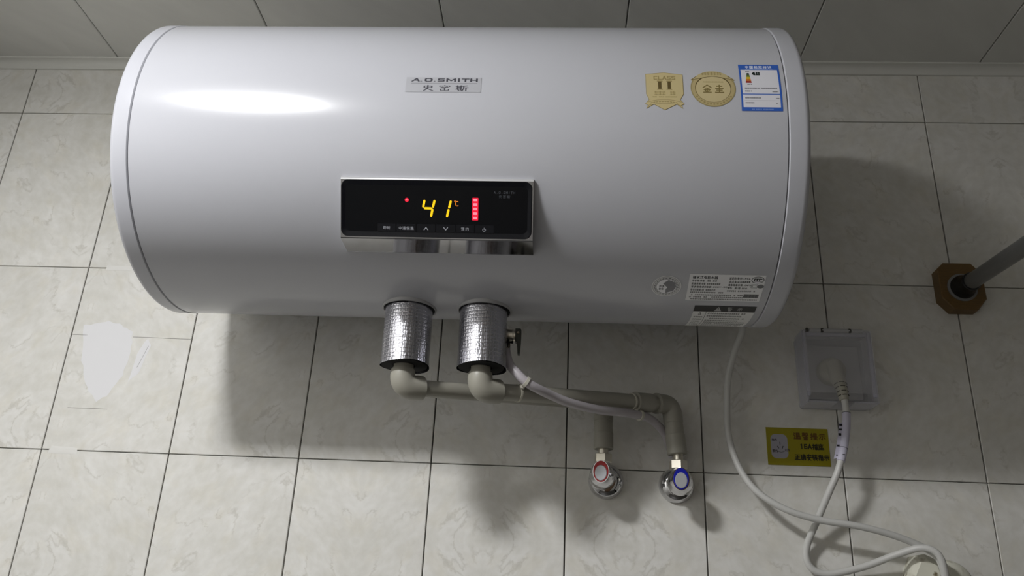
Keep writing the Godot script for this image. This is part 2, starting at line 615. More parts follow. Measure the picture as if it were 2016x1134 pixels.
func ceiling_lamp() -> void:
	var o := thing("ceiling_lamp", "round white dome ceiling lamp above and left of the camera, outside the photograph", "lamp", Vector3(LAMP.x, CEIL, LAMP.z))
	var white := StandardMaterial3D.new()
	white.albedo_color = Color(0.85, 0.85, 0.85)
	white.roughness = 0.5
	var X := Transform3D(Basis(), Vector3(LAMP.x, 0, LAMP.z))
	var st := begin()
	lathe(st, [Vector2(0.0, CEIL - 0.014), Vector2(0.108, CEIL - 0.014), Vector2(0.111, CEIL - 0.012), Vector2(0.111, CEIL)], 48, X)
	part("base_plate", st, white, o)
	st = begin()
	var pr := []
	for i in 13:
		var t := PI / 2 * i / 12.0
		pr.append(Vector2(0.102 * sin(t), CEIL - 0.012 - 0.043 * cos(t)))
	lathe(st, pr, 48, X)
	var dm := StandardMaterial3D.new()
	dm.albedo_color = Color(0.9, 0.9, 0.9)
	dm.emission_enabled = true
	dm.emission = Color(1, 1, 1)
	dm.emission_energy_multiplier = 3.0
	part("lamp_shade", st, dm, o)
	# most light leaves downwards through the flat of the shade, some sideways through its rim
	var p := AreaLight3D.new()
	p.name = "lamp_face_light"
	p.area_size = Vector2(0.20, 0.20)
	p.area_normalize_energy = true
	p.light_energy = 2.0
	p.area_range = 9.0
	p.area_attenuation = 2.0
	p.shadow_enabled = true
	p.position = Vector3(0, -0.058, 0)
	p.rotation = Vector3(-PI / 2, 0, 0)
	o.add_child(p, true)
	var l := OmniLight3D.new()
	l.name = "lamp_rim_light"
	l.light_energy = 0.20
	l.light_size = 0.08
	l.omni_range = 9.0
	l.omni_attenuation = 2.0
	l.shadow_enabled = true
	l.position = Vector3(0, -0.033, 0)
	o.add_child(l, true)

var tile_mesh: ArrayMesh

func tiles_on(parent: Node3D, xf: Transform3D, u0: float, u1: float, ua: float, v0: float, v1: float, rng: RandomNumberGenerator) -> void:
	# tiles between u0..u1 and v0..v1 on the plane of xf, joints counted from ua and Y0; edge tiles are cut
	var i := int(floor((u0 - ua) / TW))
	while ua + i * TW < u1 - 0.002:
		var a := maxf(ua + i * TW, u0)
		var b := minf(ua + (i + 1) * TW, u1)
		var j := 0
		while Y0 - j * TH > v0 + 0.002:
			var t := minf(Y0 - j * TH, v1)
			var s := maxf(Y0 - (j + 1) * TH, v0)
			if t - s > 0.004 and b - a > 0.004:
				var mesh: ArrayMesh
				if b - a > TW - 0.001 and t - s > TH - 0.001 and tile_mesh:
					mesh = tile_mesh
				else:
					var st := begin()
					slab(st, Vector3(0, 0, 0.0), Vector3(b - a - 0.0019, t - s - 0.0013, 0.008), 0.0007)
					mesh = finish(st, Vector3.ZERO)
					if b - a > TW - 0.001 and t - s > TH - 0.001:
						tile_mesh = mesh
				var o := MeshInstance3D.new()
				o.name = "tile"
				o.mesh = mesh
				o.material_override = M["tile%d" % rng.randi_range(0, 11)]
				# the tile's face lies on the plane; laid by hand, so a hair uneven
				o.transform = xf * Transform3D(Basis(Vector3(1, 0, 0), rng.randf_range(-0.0008, 0.0008)) * Basis(Vector3(0, 1, 0), rng.randf_range(-0.0012, 0.0012)), Vector3((a + b) / 2 + rng.randf_range(-0.0002, 0.0002), (s + t) / 2, -0.004))
				parent.add_child(o, true)
			j += 1
		i += 1

func room() -> void:
	var rng := RandomNumberGenerator.new()
	rng.seed = 12
	var top := CEIL + 0.06
	# back wall
	var w := structure("wall_back", "tiled wall of cream marble-look tiles with dark joints behind the heater", "wall")
	var st := begin()
	cbox(st, Vector3(0, top / 2 - 0.05, -0.0555), Vector3(XR - XL + 0.2, top + 0.1, 0.1), 0.001)
	part("grout_bed", st, M["grout"], w)
	tiles_on(w, Transform3D(), XL, XR, X0, 0.0, CEIL, rng)
	# side walls
	w = structure("wall_left", "tiled side wall left of the heater, outside the photograph", "wall")
	st = begin()
	cbox(st, Vector3(XL - 0.0555, top / 2 - 0.05, ZF / 2), Vector3(0.1, top + 0.1, ZF + 0.2), 0.001)
	part("grout_bed", st, M["grout"], w)
	tiles_on(w, Transform3D(Basis(Vector3(0, 0, -1), Vector3.UP, Vector3(1, 0, 0)), Vector3(XL, 0, 0)), -ZF, 0.0, 0.0, 0.0, CEIL, rng)
	w = structure("wall_right", "tiled side wall right of the heater, outside the photograph", "wall")
	st = begin()
	cbox(st, Vector3(XR + 0.0555, top / 2 - 0.05, ZF / 2), Vector3(0.1, top + 0.1, ZF + 0.2), 0.001)
	part("grout_bed", st, M["grout"], w)
	tiles_on(w, Transform3D(Basis(Vector3(0, 0, 1), Vector3.UP, Vector3(-1, 0, 0)), Vector3(XR, 0, 0)), 0.0, ZF, 0.0, 0.0, CEIL, rng)
	# wall behind the camera with the bathroom door
	w = structure("wall_front", "plain wall behind the camera, outside the photograph", "wall")
	st = begin()
	cbox(st, Vector3(0, top / 2 - 0.05, ZF + 0.05), Vector3(XR - XL + 0.2, top + 0.1, 0.1), 0.001)
	part("wall_face", st, M["plaster"], w)
	var d := structure("door_1", "brown bathroom door in the wall behind the camera", "door")
	st = begin()
	cbox(st, Vector3(0.35, 1.0, ZF - 0.02), Vector3(0.76, 2.0, 0.04), 0.003)
	part("leaf", st, M["door"], d)
	st = begin()
	for k in 3:
		cbox(st, Vector3([-0.06, 0.76, 0.35][k], [1.02, 1.02, 2.03][k], ZF - 0.025), Vector3([0.06, 0.06, 0.88][k], [2.04, 2.04, 0.06][k], 0.05), 0.003)
	part("frame", st, M["door"], d)
	st = begin()
	tube(st, spline([Vector3(0.05, 1.0, ZF - 0.04), Vector3(0.05, 1.0, ZF - 0.08), Vector3(0.07, 1.0, ZF - 0.09), Vector3(0.15, 1.0, ZF - 0.09)], 6), [0.009], 12)
	part("handle", st, M["nickel"], d)
	# floor
	st = begin()
	var fl := structure("floor", "grey bathroom floor below the photograph", "floor")
	cbox(st, Vector3(0, -0.05, ZF / 2), Vector3(XR - XL + 0.2, 0.1, ZF + 0.2), 0.001)
	part("slab", st, M["floor"], fl)
	# ceiling: long panels running away from the wall, open V joints between them
	var c := structure("ceiling", "grey-white ceiling of wide plastic panels running towards the wall", "ceiling")
	st = begin()
	cbox(st, Vector3(0, CEIL + 0.06, ZF / 2), Vector3(XR - XL + 0.2, 0.1, ZF + 0.2), 0.001)
	part("backing", st, M["grout"], c)
	var p0 := -0.5195
	var pw := 0.3086
	var face := Transform3D(Basis(Vector3(1, 0, 0), Vector3(0, 0, 1), Vector3(0, -1, 0)), Vector3(0, CEIL + 0.005, ZF / 2))
	for k in range(-3, 7):
		var a := maxf(XL, p0 + (k - 1) * pw)
		var b := minf(XR, p0 + k * pw)
		if b - a < 0.01:
			continue
		st = begin()
		slab(st, Vector3((a + b) / 2, 0, 0), Vector3(b - a - 0.0016, ZF, 0.01), 0.0014, face)
		part("panel", st, M["pvc"], c)
	# moulding between wall and ceiling
	var t := structure("trim_1", "narrow pale plastic moulding between the tiled wall and the ceiling", "moulding")
	var prof := [Vector2(0.0, 2.3925), Vector2(0.0028, 2.3925), Vector2(0.0036, 2.3935), Vector2(0.0042, 2.3985), Vector2(0.0062, 2.4035), Vector2(0.0105, 2.4068), Vector2(0.0135, 2.4075), Vector2(0.0150, 2.4079), Vector2(0.0158, 2.4088), Vector2(0.0158, 2.4105)]
	for seg in [[XL, 0.02], [0.021, XR]]:
		st = begin()
		for i in prof.size() - 1:
			var p: Vector2 = prof[i]
			var q: Vector2 = prof[i + 1]
			st.set_smooth_group(5 if i >= 2 and i < 7 else 6 + i)
			quad(st, Vector3(seg[0], p.y, p.x), Vector3(seg[1], p.y, p.x), Vector3(seg[1], q.y, q.x), Vector3(seg[0], q.y, q.x))
		part("moulding_length", st, M["trim"], t)

func blob(st: SurfaceTool, pts: Array, z: float) -> void:
	# a thin trowelled smear: feathered towards its edge
	var cen := Vector2.ZERO
	for p in pts:
		cen += p
	cen /= pts.size()
	var n := pts.size()
	st.set_smooth_group(1)
	for i in n:
		var a: Vector2 = pts[i]
		var b: Vector2 = pts[(i + 1) % n]
		var a2 := cen.lerp(a, 0.8)
		var b2 := cen.lerp(b, 0.8)
		tri(st, Vector3(cen.x, cen.y, z), Vector3(a2.x, a2.y, z), Vector3(b2.x, b2.y, z))
		quad(st, Vector3(a.x, a.y, 0.00005), Vector3(b.x, b.y, 0.00005), Vector3(b2.x, b2.y, z), Vector3(a2.x, a2.y, z))

func ragged(pts: Array, rng: RandomNumberGenerator, amt: float) -> Array:
	# counter-clockwise outline made finer and rougher
	var o := []
	var n := pts.size()
	for i in n:
		var a: Vector2 = pts[i]
		var b: Vector2 = pts[(i + 1) % n]
		for k in 4:
			var p := a.lerp(b, k / 4.0)
			o.append(p + Vector2(rng.randf_range(-amt, amt), rng.randf_range(-amt, amt)))
	return o

func wall_marks() -> void:
	var w: Node3D = get_node("wall_back")
	var rng := RandomNumberGenerator.new()
	rng.seed = 3
	# white repair patch, left of the heater (outline counter-clockwise)
	var patch := [Vector2(-0.771, 1.891), Vector2(-0.762, 1.84), Vector2(-0.750, 1.807), Vector2(-0.736, 1.782), Vector2(-0.719, 1.767), Vector2(-0.702, 1.779), Vector2(-0.688, 1.809), Vector2(-0.683, 1.851), Vector2(-0.688, 1.881), Vector2(-0.708, 1.893), Vector2(-0.730, 1.899), Vector2(-0.751, 1.895)]
	var st := begin()
	blob(st, ragged(patch, rng, 0.0016), 0.0003)
	part("repair_patch", st, M["putty"], w, "white trowelled putty patch on a tile left of the heater")
	st = begin()
	blob(st, ragged([Vector2(-0.676, 1.800), Vector2(-0.662, 1.815), Vector2(-0.652, 1.86), Vector2(-0.660, 1.872), Vector2(-0.672, 1.845)], rng, 0.0008), 0.0002)
	part("repair_patch", st, M["putty"], w, "narrow white putty smear beside the larger patch")
	st = begin()
	blob(st, ragged([Vector2(-0.757, 1.989), Vector2(-0.60, 1.989), Vector2(-0.60, 1.997), Vector2(-0.757, 1.997)], rng, 0.0008), 0.0002)
	part("joint_filler", st, M["fill"], w)
	st = begin()
	blob(st, ragged([Vector2(-0.776, 1.684), Vector2(-0.731, 1.683), Vector2(-0.730, 1.694), Vector2(-0.775, 1.696)], rng, 0.0008), 0.0002)
	part("joint_filler", st, M["fill"], w)
	# fine cut lines across the repaired tile
	for c in [[-0.7865, 1.8752, -0.7605, 1.8745], [-0.685, 1.8735, -0.5895, 1.8722], [-0.763, 1.7552, -0.699, 1.7545], [-0.656, 1.859, -0.667, 1.823]]:
		st = begin()
		var a := Vector3(c[0], c[1], 0.0)
		var b := Vector3(c[2], c[3], 0.0)
		tube(st, PackedVector3Array([a, (a + b) / 2, b]), [0.00035], 6)
		part("scratch", st, M["crack"], w)

# ======================================================================
# the water heater
# ======================================================================
func on_cyl(x: float, deg: float, r := HR) -> Vector3:
	var a := deg_to_rad(deg)
	return Vector3(x, HY + r * sin(a), HZ + r * cos(a))

func patch(st: SurfaceTool, x0: float, x1: float, top: float, bot: float, r: float) -> void:
	st.set_smooth_group(1)
	var na := maxi(4, int(absf(top - bot)))
	for i in na:
		var a := lerpf(top, bot, float(i) / na)
		var b := lerpf(top, bot, float(i + 1) / na)
		var va := float(i) / na
		var vb := float(i + 1) / na
		quad(st, on_cyl(x0, b, r), on_cyl(x1, b, r), on_cyl(x1, a, r), on_cyl(x0, a, r), Vector2(0, vb), Vector2(1, vb), Vector2(1, va), Vector2(0, va))

# sticker of any star-shaped outline (unit square, y down), laid round the shell
func shaped(st: SurfaceTool, out: PackedVector2Array, x0: float, x1: float, top: float, bot: float, r: float) -> void:
	st.set_smooth_group(1)
	var dense := PackedVector2Array()
	for i in out.size():
		var a := out[i]
		var b := out[(i + 1) % out.size()]
		var m := maxi(1, int(ceil(a.distance_to(b) / 0.06)))
		for k in m:
			dense.append(a.lerp(b, float(k) / m))
	out = dense
	var n := out.size()
	var c := Vector2(0.5, 0.5)
	var P := func(p: Vector2) -> Vector3: return on_cyl(lerpf(x0, x1, p.x), lerpf(top, bot, p.y), r)
	for i in n:
		var a := out[i]
		var b := out[(i + 1) % n]
		for k in 5:
			var t0 := k / 5.0
			var t1 := (k + 1) / 5.0
			var a0 := c.lerp(a, t0)
			var b0 := c.lerp(b, t0)
			var a1 := c.lerp(a, t1)
			var b1 := c.lerp(b, t1)
			if k == 0:
				tri(st, P.call(c), P.call(b1), P.call(a1), c, b1, a1)
			else:
				quad(st, P.call(a0), P.call(b0), P.call(b1), P.call(a1), a0, b0, b1, a1)

func heater() -> void:
	var xl := -0.5419
	var sl := -0.5189
	var sr := 0.2533
	var xr := 0.2778
	var o := thing("water_heater", "large white cylindrical electric water heater hung lying on the tiled wall", "water heater", Vector3((xl + xr) / 2, HY - HR, HZ))
	var ax := Transform3D(Basis(Vector3(0, 0, -1), Vector3(1, 0, 0), Vector3(0, -1, 0)), Vector3(0, HY, HZ))   # lathe axis along +x
	var st := begin()
	lathe(st, [Vector2(HR - 0.0012, sl + 0.0001), Vector2(HR, sl + 0.0008), Vector2(HR, sl + 0.3), Vector2(HR, sr - 0.3), Vector2(HR, sr - 0.0008), Vector2(HR - 0.0012, sr - 0.0001)], 180, ax)
	part("shell", st, M["enamel"], o)
	st = begin()
	lathe(st, [Vector2(HR - 0.004, sl - 0.003), Vector2(HR - 0.0022, sl - 0.002), Vector2(HR - 0.0022, sr + 0.002), Vector2(HR - 0.004, sr + 0.003)], 120, ax)
	part("seam_ring", st, M["seam"], o)
	# domed end caps with rounded rims
	var cap := []
	var f := 0.007
	cap.append(Vector2(HR - 0.002, 0.0))
	cap.append(Vector2(HR - 0.0004, 0.0005))
	cap.append(Vector2(HR + 0.0006, 0.0014))
	var w := sl - xl + 0.0008
	cap.append(Vector2(HR + 0.0006, w - f))
	for i in range(1, 9):
		var a := PI / 2 * i / 8.0
		cap.append(Vector2(HR + 0.0006 - f + f * cos(a), w - f + f * sin(a)))
	for i in range(1, 8):
		var t := i / 8.0
		cap.append(Vector2((HR - f) * (1 - t), w + 0.012 * sin(t * PI / 2)))
	cap.append(Vector2(0, w + 0.012))
	st = begin()
	var right := []
	for p in cap:
		right.append(Vector2(p.x, sr + 0.0004 + p.y * (xr - sr) / (sl - xl)))
	lathe(st, right, 180, ax)
	part("end_cap", st, M["capwhite"], o)
	st = begin()
	var left := []
	for i in cap.size():
		var p: Vector2 = cap[cap.size() - 1 - i]
		left.append(Vector2(p.x, sl - 0.0004 - p.y))
	lathe(st, left, 180, ax)
	part("end_cap", st, M["capwhite"], o)
	# wall bracket hidden behind
	for bx in [-0.34, 0.08]:
		st = begin()
		cbox(st, Vector3(bx, HY + 0.05, 0.02), Vector3(0.04, 0.16, 0.04), 0.002)
		part("hanging_bracket", st, M["satin"], o)
	# collars round the two pipe stubs
	for cx in [-0.199, -0.100]:
		st = begin()
		lathe(st, [Vector2(0.0334, 1.856), Vector2(0.0334, 1.8478), Vector2(0.0338, 1.8474), Vector2(0.0350, 1.8474), Vector2(0.0357, 1.8480), Vector2(0.0360, 1.8490), Vector2(0.0360, 1.858)], 56, Transform3D(Basis(), Vector3(cx, 0, HZ)))
		part("pipe_collar", st, M["collar"], o)
		st = begin()
		lathe(st, [Vector2(0.0, 1.8490), Vector2(0.0336, 1.8490), Vector2(0.0336, 1.850)], 40, Transform3D(Basis(Vector3(1, 0, 0), Vector3.UP, Vector3(0, 0, 1)), Vector3(cx, 0, HZ)))
		part("pipe_opening", st, M["foam"], o)
	control_panel(o)
	stickers(o)

func stickers(o: Node3D) -> void:
	var r := HR + 0.00035
	var ink := Color(0.27, 0.27, 0.30)
	var rng := RandomNumberGenerator.new()
	rng.seed = 9
	# --- maker's name plate
	var im := canvas(640, 256, Color(0.685, 0.69, 0.712))
	var lw := [0, 1, 2, 3, 4, 5, 6, 7, 8]
	var names := "A.O.SMITH"
	var xs := [48, 112, 156, 226, 268, 340, 436, 474, 544]
	var ws := [62, 24, 68, 24, 60, 84, 24, 60, 64]
	for i in lw:
		if names[i] == ".":
			seg_on(im, Vector2(xs[i] + 12, 72), Vector2(xs[i] + 18, 72), 11, ink)
		else:
			text(im, names[i], xs[i], 20, ws[i], 56, 16, ink, 0.0, 0.16 if names[i] == "A" else 0.0)
	seg_on(im, Vector2(46, 107), Vector2(604, 107), 6, Color(0.38, 0.38, 0.40))
	text(im, "史", 136, 138, 106, 100, 12.5, ink)
	text(im, "密", 278, 138, 110, 100, 10, ink)
	text(im, "斯", 424, 138, 112, 100, 11.5, ink)
	var st := begin()
	patch(st, -0.1902, -0.1004, 5.6, -0.6, r)
	part("name_plate", st, printed(im, 0.3), o, "silver-grey name plate with A.O.SMITH lettering at the top middle")
	# --- gold shield sticker
	im = canvas(400, 420, Color(0.80, 0.74, 0.55))
	var dark := Color(0.38, 0.32, 0.17)
	var mid := Color(0.62, 0.56, 0.37)
	text(im, "CLASS", 92, 44, 40, 46, 11, mid, 46)
	for k in 2:
		im.fill_rect(Rect2i(138 + k * 96, 104, 34, 96), dark)
		im.fill_rect(Rect2i(126 + k * 96, 100, 58, 12), mid)
		im.fill_rect(Rect2i(126 + k * 96, 194, 58, 12), mid)
	fine(im, 100, 224, 200, 38, mid, rng)
	fine(im, 80, 276, 240, 12, mid, rng)
	var outl := PackedVector2Array([Vector2(0.02, 0.05), Vector2(0.5, 0.0), Vector2(0.98, 0.06), Vector2(0.985, 0.60), Vector2(0.90, 0.74), Vector2(1.0, 0.85), Vector2(0.93, 0.88), Vector2(0.97, 0.97), Vector2(0.80, 0.86), Vector2(0.5, 1.0), Vector2(0.22, 0.86), Vector2(0.03, 0.97), Vector2(0.07, 0.88), Vector2(0.0, 0.85), Vector2(0.10, 0.74), Vector2(0.03, 0.60)])
	var edge := PackedVector2Array()
	for p in outl:
		edge.append(Vector2(p.x * 400, p.y * 420))
	for i in edge.size():
		seg_on(im, edge[i], edge[(i + 1) % edge.size()], 9, mid)
	for k in 3:
		for i in 12:
			var a := lerpf(30, 370, i / 12.0)
			var b := lerpf(30, 370, (i + 1) / 12.0)
			var yy := func(x: float) -> float: return 312.0 + k * 19.0 + pow((x - 200) / 200.0, 2) * 34.0
			if k != 1:
				seg_on(im, Vector2(a, yy.call(a)), Vector2(b, yy.call(b)), 5, mid)
			elif i > 0 and i < 11:
				seg_on(im, Vector2(a, yy.call(a)), Vector2(lerpf(a, b, 0.55), yy.call(b)), 9, mid)
	st = begin()
	shaped(st, outl, 0.0912, 0.1364, 8.55, -6.7, r)
	part("badge", st, printed(im, 0.42, 0.1), o, "gold shield sticker with CLASS and two bars")
	# --- gold oval sticker
	im = canvas(440, 400, Color(0.74, 0.685, 0.50))
	var P := func(p: Vector2) -> Vector2: return Vector2(p.x * 440, p.y * 400)
	poly_on(im, oval(0.5 * 440, 0.485 * 400, 48, Vector2(220, 206)), Color(0.64, 0.585, 0.40))
	poly_on(im, oval(0.475 * 440, 0.455 * 400, 48, Vector2(220, 208)), Color(0.73, 0.67, 0.49))
	poly_on(im, oval(0.40 * 440, 0.37 * 400, 48, Vector2(220, 208)), dark)
	poly_on(im, oval(0.385 * 440, 0.35 * 400, 48, Vector2(220, 213)), Color(0.80, 0.745, 0.57))
	poly_on(im, PackedVector2Array([Vector2(10, 118), Vector2(60, 76), Vector2(60, 42), Vector2(150, 12), Vector2(220, 4), Vector2(290, 10), Vector2(370, 40), Vector2(372, 76), Vector2(430, 118), Vector2(340, 94), Vector2(220, 74), Vector2(100, 96)]), Color(0.77, 0.71, 0.53))
	var rib := [Vector2(10, 118), Vector2(60, 76), Vector2(60, 42), Vector2(150, 12), Vector2(220, 4), Vector2(290, 10), Vector2(370, 40), Vector2(372, 76), Vector2(430, 118), Vector2(340, 94), Vector2(220, 74), Vector2(100, 96), Vector2(10, 118)]
	for i in rib.size() - 1:
		seg_on(im, rib[i], rib[i + 1], 5, dark)
	fine(im, 118, 24, 204, 34, mid, rng)
	fine(im, 118, 134, 200, 12, mid, rng)
	text(im, "金圭", 118, 170, 88, 92, 11, Color(0.50, 0.44, 0.26), 118)
	for i in 13:
		var a := lerpf(0.18, 0.82, i / 12.0) * PI
		var c := Vector2(220 + cos(a) * 194, 208 + sin(a) * 165)
		seg_on(im, c, c + Vector2(7, 0), 14, mid)
	var ol := PackedVector2Array()
	for i in 48:
		var a := TAU * i / 48.0
		var p := Vector2(0.5 + 0.5 * cos(a), 0.515 + 0.485 * sin(a))
		ol.append(p)
	# the ribbon's two tails stand out from the oval
	for i in ol.size():
		var p := ol[i]
		if p.y < 0.30 and p.y > 0.2:
			ol[i] = Vector2(0.01 if p.x < 0.5 else 0.99, 0.285)
	st = begin()
	shaped(st, ol, 0.1440, 0.1958, 9.75, -5.3, r)
	part("badge", st, printed(im, 0.42, 0.1), o, "gold oval sticker with a ribbon over its top")
	# --- energy label (its square code is left out)
	im = canvas(480, 560, Color(0.19, 0.38, 0.74))
	var wh := Color(0.88, 0.88, 0.91)
	im.fill_rect(Rect2i(22, 72, 436, 298), wh)
	im.fill_rect(Rect2i(22, 380, 436, 140), wh)
	text(im, "中国能效标识", 78, 16, 46, 38, 6, Color(0.86, 0.88, 0.93), 54)
	fine(im, 80, 58, 320, 9, Color(0.60, 0.68, 0.86), rng)
	fine(im, 120, 536, 250, 12, Color(0.60, 0.68, 0.86), rng)
	var cols := [Color(0.12, 0.20, 0.17), Color(0.36, 0.46, 0.10), Color(0.84, 0.72, 0.08), Color(0.82, 0.47, 0.06), Color(0.60, 0.10, 0.06)]
	for k in 5:
		var y0 := 118 + k * 25
		poly_on(im, PackedVector2Array([Vector2(90 - k * 4.6, y0), Vector2(116 + k * 4.6, y0), Vector2(120 + k * 4.6, y0 + 24), Vector2(86 - k * 4.6, y0 + 24)]), cols[k])
	poly_on(im, PackedVector2Array([Vector2(150, 124), Vector2(172, 102), Vector2(246, 102), Vector2(246, 146), Vector2(172, 146)]), Color(0.07, 0.13, 0.11))
	text(im, "1", 182, 108, 26, 32, 7, wh)
	text(im, "1", 212, 112, 22, 26, 4, wh)
	var blk := Color(0.16, 0.16, 0.20)
	fine(im, 78, 92, 44, 10, blk, rng)
	fine(im, 86, 256, 50, 9, blk, rng)
	fine(im, 52, 300, 382, 13, blk, rng)
	fine(im, 52, 334, 74, 13, blk, rng)
	fine(im, 372, 340, 66, 12, blk, rng)
	fine(im, 48, 410, 180, 14, blk, rng)
	fine(im, 408, 416, 30, 11, blk, rng)
	seg_on(im, Vector2(40, 446), Vector2(440, 446), 2, Color(0.66, 0.66, 0.7))
	fine(im, 48, 466, 96, 12, blk, rng)
	fine(im, 408, 470, 30, 11, blk, rng)
	st = begin()
	patch(st, 0.2012, 0.2476, 12.6, -6.7, r)
	part("energy_label", st, printed(im, 0.45), o, "blue-bordered white energy label with a coloured scale")
	# --- round grey seal
	im = canvas(320, 320, Color(0.88, 0.88, 0.89))
	poly_on(im, oval(150, 150, 48, Vector2(160, 160)), Color(0.66, 0.66, 0.67))
	poly_on(im, oval(143, 143, 48, Vector2(160, 160)), Color(0.80, 0.80, 0.81))
	poly_on(im, oval(112, 112, 48, Vector2(160, 160)), Color(0.45, 0.45, 0.46))
	poly_on(im, oval(107, 107, 48, Vector2(160, 160)), Color(0.94, 0.94, 0.96))
	poly_on(im, PackedVector2Array([Vector2(176, 60), Vector2(250, 96), Vector2(266, 160), Vector2(240, 226), Vector2(160, 264), Vector2(156, 200), Vector2(172, 176), Vector2(150, 150), Vector2(120, 112)]), Color(0.50, 0.50, 0.52))
	for i in 22:
		var a := TAU * i / 22.0
		seg_on(im, Vector2(160, 160) + Vector2(cos(a), sin(a)) * 122, Vector2(160, 160) + Vector2(cos(a + 0.12), sin(a + 0.12)) * 126, 9, Color(0.36, 0.36, 0.38))
	fine(im, 84, 142, 40, 34, Color(0.22, 0.22, 0.24), rng)
	fine(im, 84, 184, 40, 30, Color(0.22, 0.22, 0.24), rng)
	st = begin()
	var ci := PackedVector2Array()
	for i in 40:
		ci.append(Vector2(0.5, 0.5) + Vector2(cos(TAU * i / 40.0), sin(TAU * i / 40.0)) * 0.5)
	shaped(st, ci, 0.1093, 0.1452, -64.9, -75.4, r)
	part("seal_sticker", st, printed(im, 0.35, 0.2), o, "round grey seal sticker low on the right")
	# --- rating plate
	im = canvas(900, 480, Color(0.94, 0.94, 0.95))
	var k2 := Color(0.09, 0.09, 0.10)
	text(im, "储水式电热水器", 40, 30, 40, 44, 6, k2, 43)
	fine(im, 40, 88, 146, 34, k2, rng)
	fine(im, 220, 92, 96, 28, k2, rng)
	fine(im, 40, 140, 146, 34, k2, rng)
	fine(im, 220, 144, 140, 28, k2, rng)
	fine(im, 40, 194, 230, 34, k2, rng)
	text(im, "220V~50HZ", 300, 198, 22, 26, 4, k2)
	fine(im, 40, 246, 146, 34, k2, rng)
	fine(im, 220, 250, 120, 28, k2, rng)
	fine(im, 478, 40, 146, 36, k2, rng)
	text(im, "IPX4", 634, 44, 20, 28, 5, k2)
	fine(im, 478, 96, 146, 36, k2, rng)
	fine(im, 634, 96, 100, 34, k2, rng)
	fine(im, 478, 150, 146, 36, k2, rng)
	text(im, "0.8MPA", 634, 156, 17, 26, 4, k2)
	fine(im, 478, 204, 146, 36, k2, rng)
	fine(im, 648, 210, 66, 26, k2, rng)
	for q in [[40, 300, 400], [478, 262, 330], [40, 348, 640], [40, 392, 640], [40, 434, 830]]:
		fine(im, q[0], q[1], q[2], 26, Color(0.15, 0.15, 0.16), rng)
	var e := oval(72, 52, 40, Vector2(812, 76))
	for i in 40:
		seg_on(im, e[i], e[(i + 1) % 40], 8, k2)
	text(im, "CCC", 768, 50, 34, 52, 12, k2, 29)
	var gry := Color(0.34, 0.34, 0.35)
	for q in [[752, 150, 70, 62], [766, 164, 42, 34]]:
		for i in 4:
			var c := [Vector2(q[0], q[1]), Vector2(q[0] + q[2], q[1]), Vector2(q[0] + q[2], q[1] + q[3]), Vector2(q[0], q[1] + q[3])]
			seg_on(im, c[i], c[(i + 1) % 4], 5, gry)
	poly_on(im, oval(40, 34, 24, Vector2(862, 184)), Color(0.45, 0.45, 0.46))
	im.fill_rect(Rect2i(690, 330, 180, 74), Color(0.42, 0.42, 0.43))
	for i in 40:
		if rng.randf() > 0.4:
			im.fill_rect(Rect2i(696 + i * 4, 338, 2, 58), k2)
	st = begin()
	patch(st, 0.1531, 0.2435, -63.85, -77.55, r)
	part("rating_plate", st, printed(im, 0.4), o, "white rating plate with rows of black print")
	# --- warning label with black header
	im = canvas(760, 520, Color(0.94, 0.94, 0.94))
	im.fill_rect(Rect2i(0, 0, 760, 86), Color(0.04, 0.04, 0.045))
	poly_on(im, PackedVector2Array([Vector2(252, 76), Vector2(298, 10), Vector2(344, 76)]), Color(0.7, 0.7, 0.7))
	seg_on(im, Vector2(298, 32), Vector2(298, 54), 8, Color(0.05, 0.05, 0.05))
	text(im, "警", 410, 14, 62, 58, 6, Color(0.62, 0.62, 0.62))
	text(im, "示", 535, 14, 62, 58, 7, Color(0.62, 0.62, 0.62))
	seg_on(im, Vector2(164, 90), Vector2(164, 516), 5, k2)
	for i in 3:
		seg_on(im, [Vector2(78, 142), Vector2(92, 106), Vector2(106, 142)][i], [Vector2(92, 106), Vector2(106, 142), Vector2(78, 142)][i], 8, k2)
	for i in 6:
		fine(im, 30, 176 + i * 54, 116, 26, Color(0.28, 0.28, 0.29), rng)
	for i in 8:
		fine(im, 190, 104 + i * 50, rng.randf_range(380, 545), 27, Color(0.24, 0.24, 0.25), rng)
	st = begin()
	patch(st, 0.1672, 0.2436, -81.0, -107.0, r)
	part("warning_label", st, printed(im, 0.4), o, "white warning label with a black header strip at the lower edge")

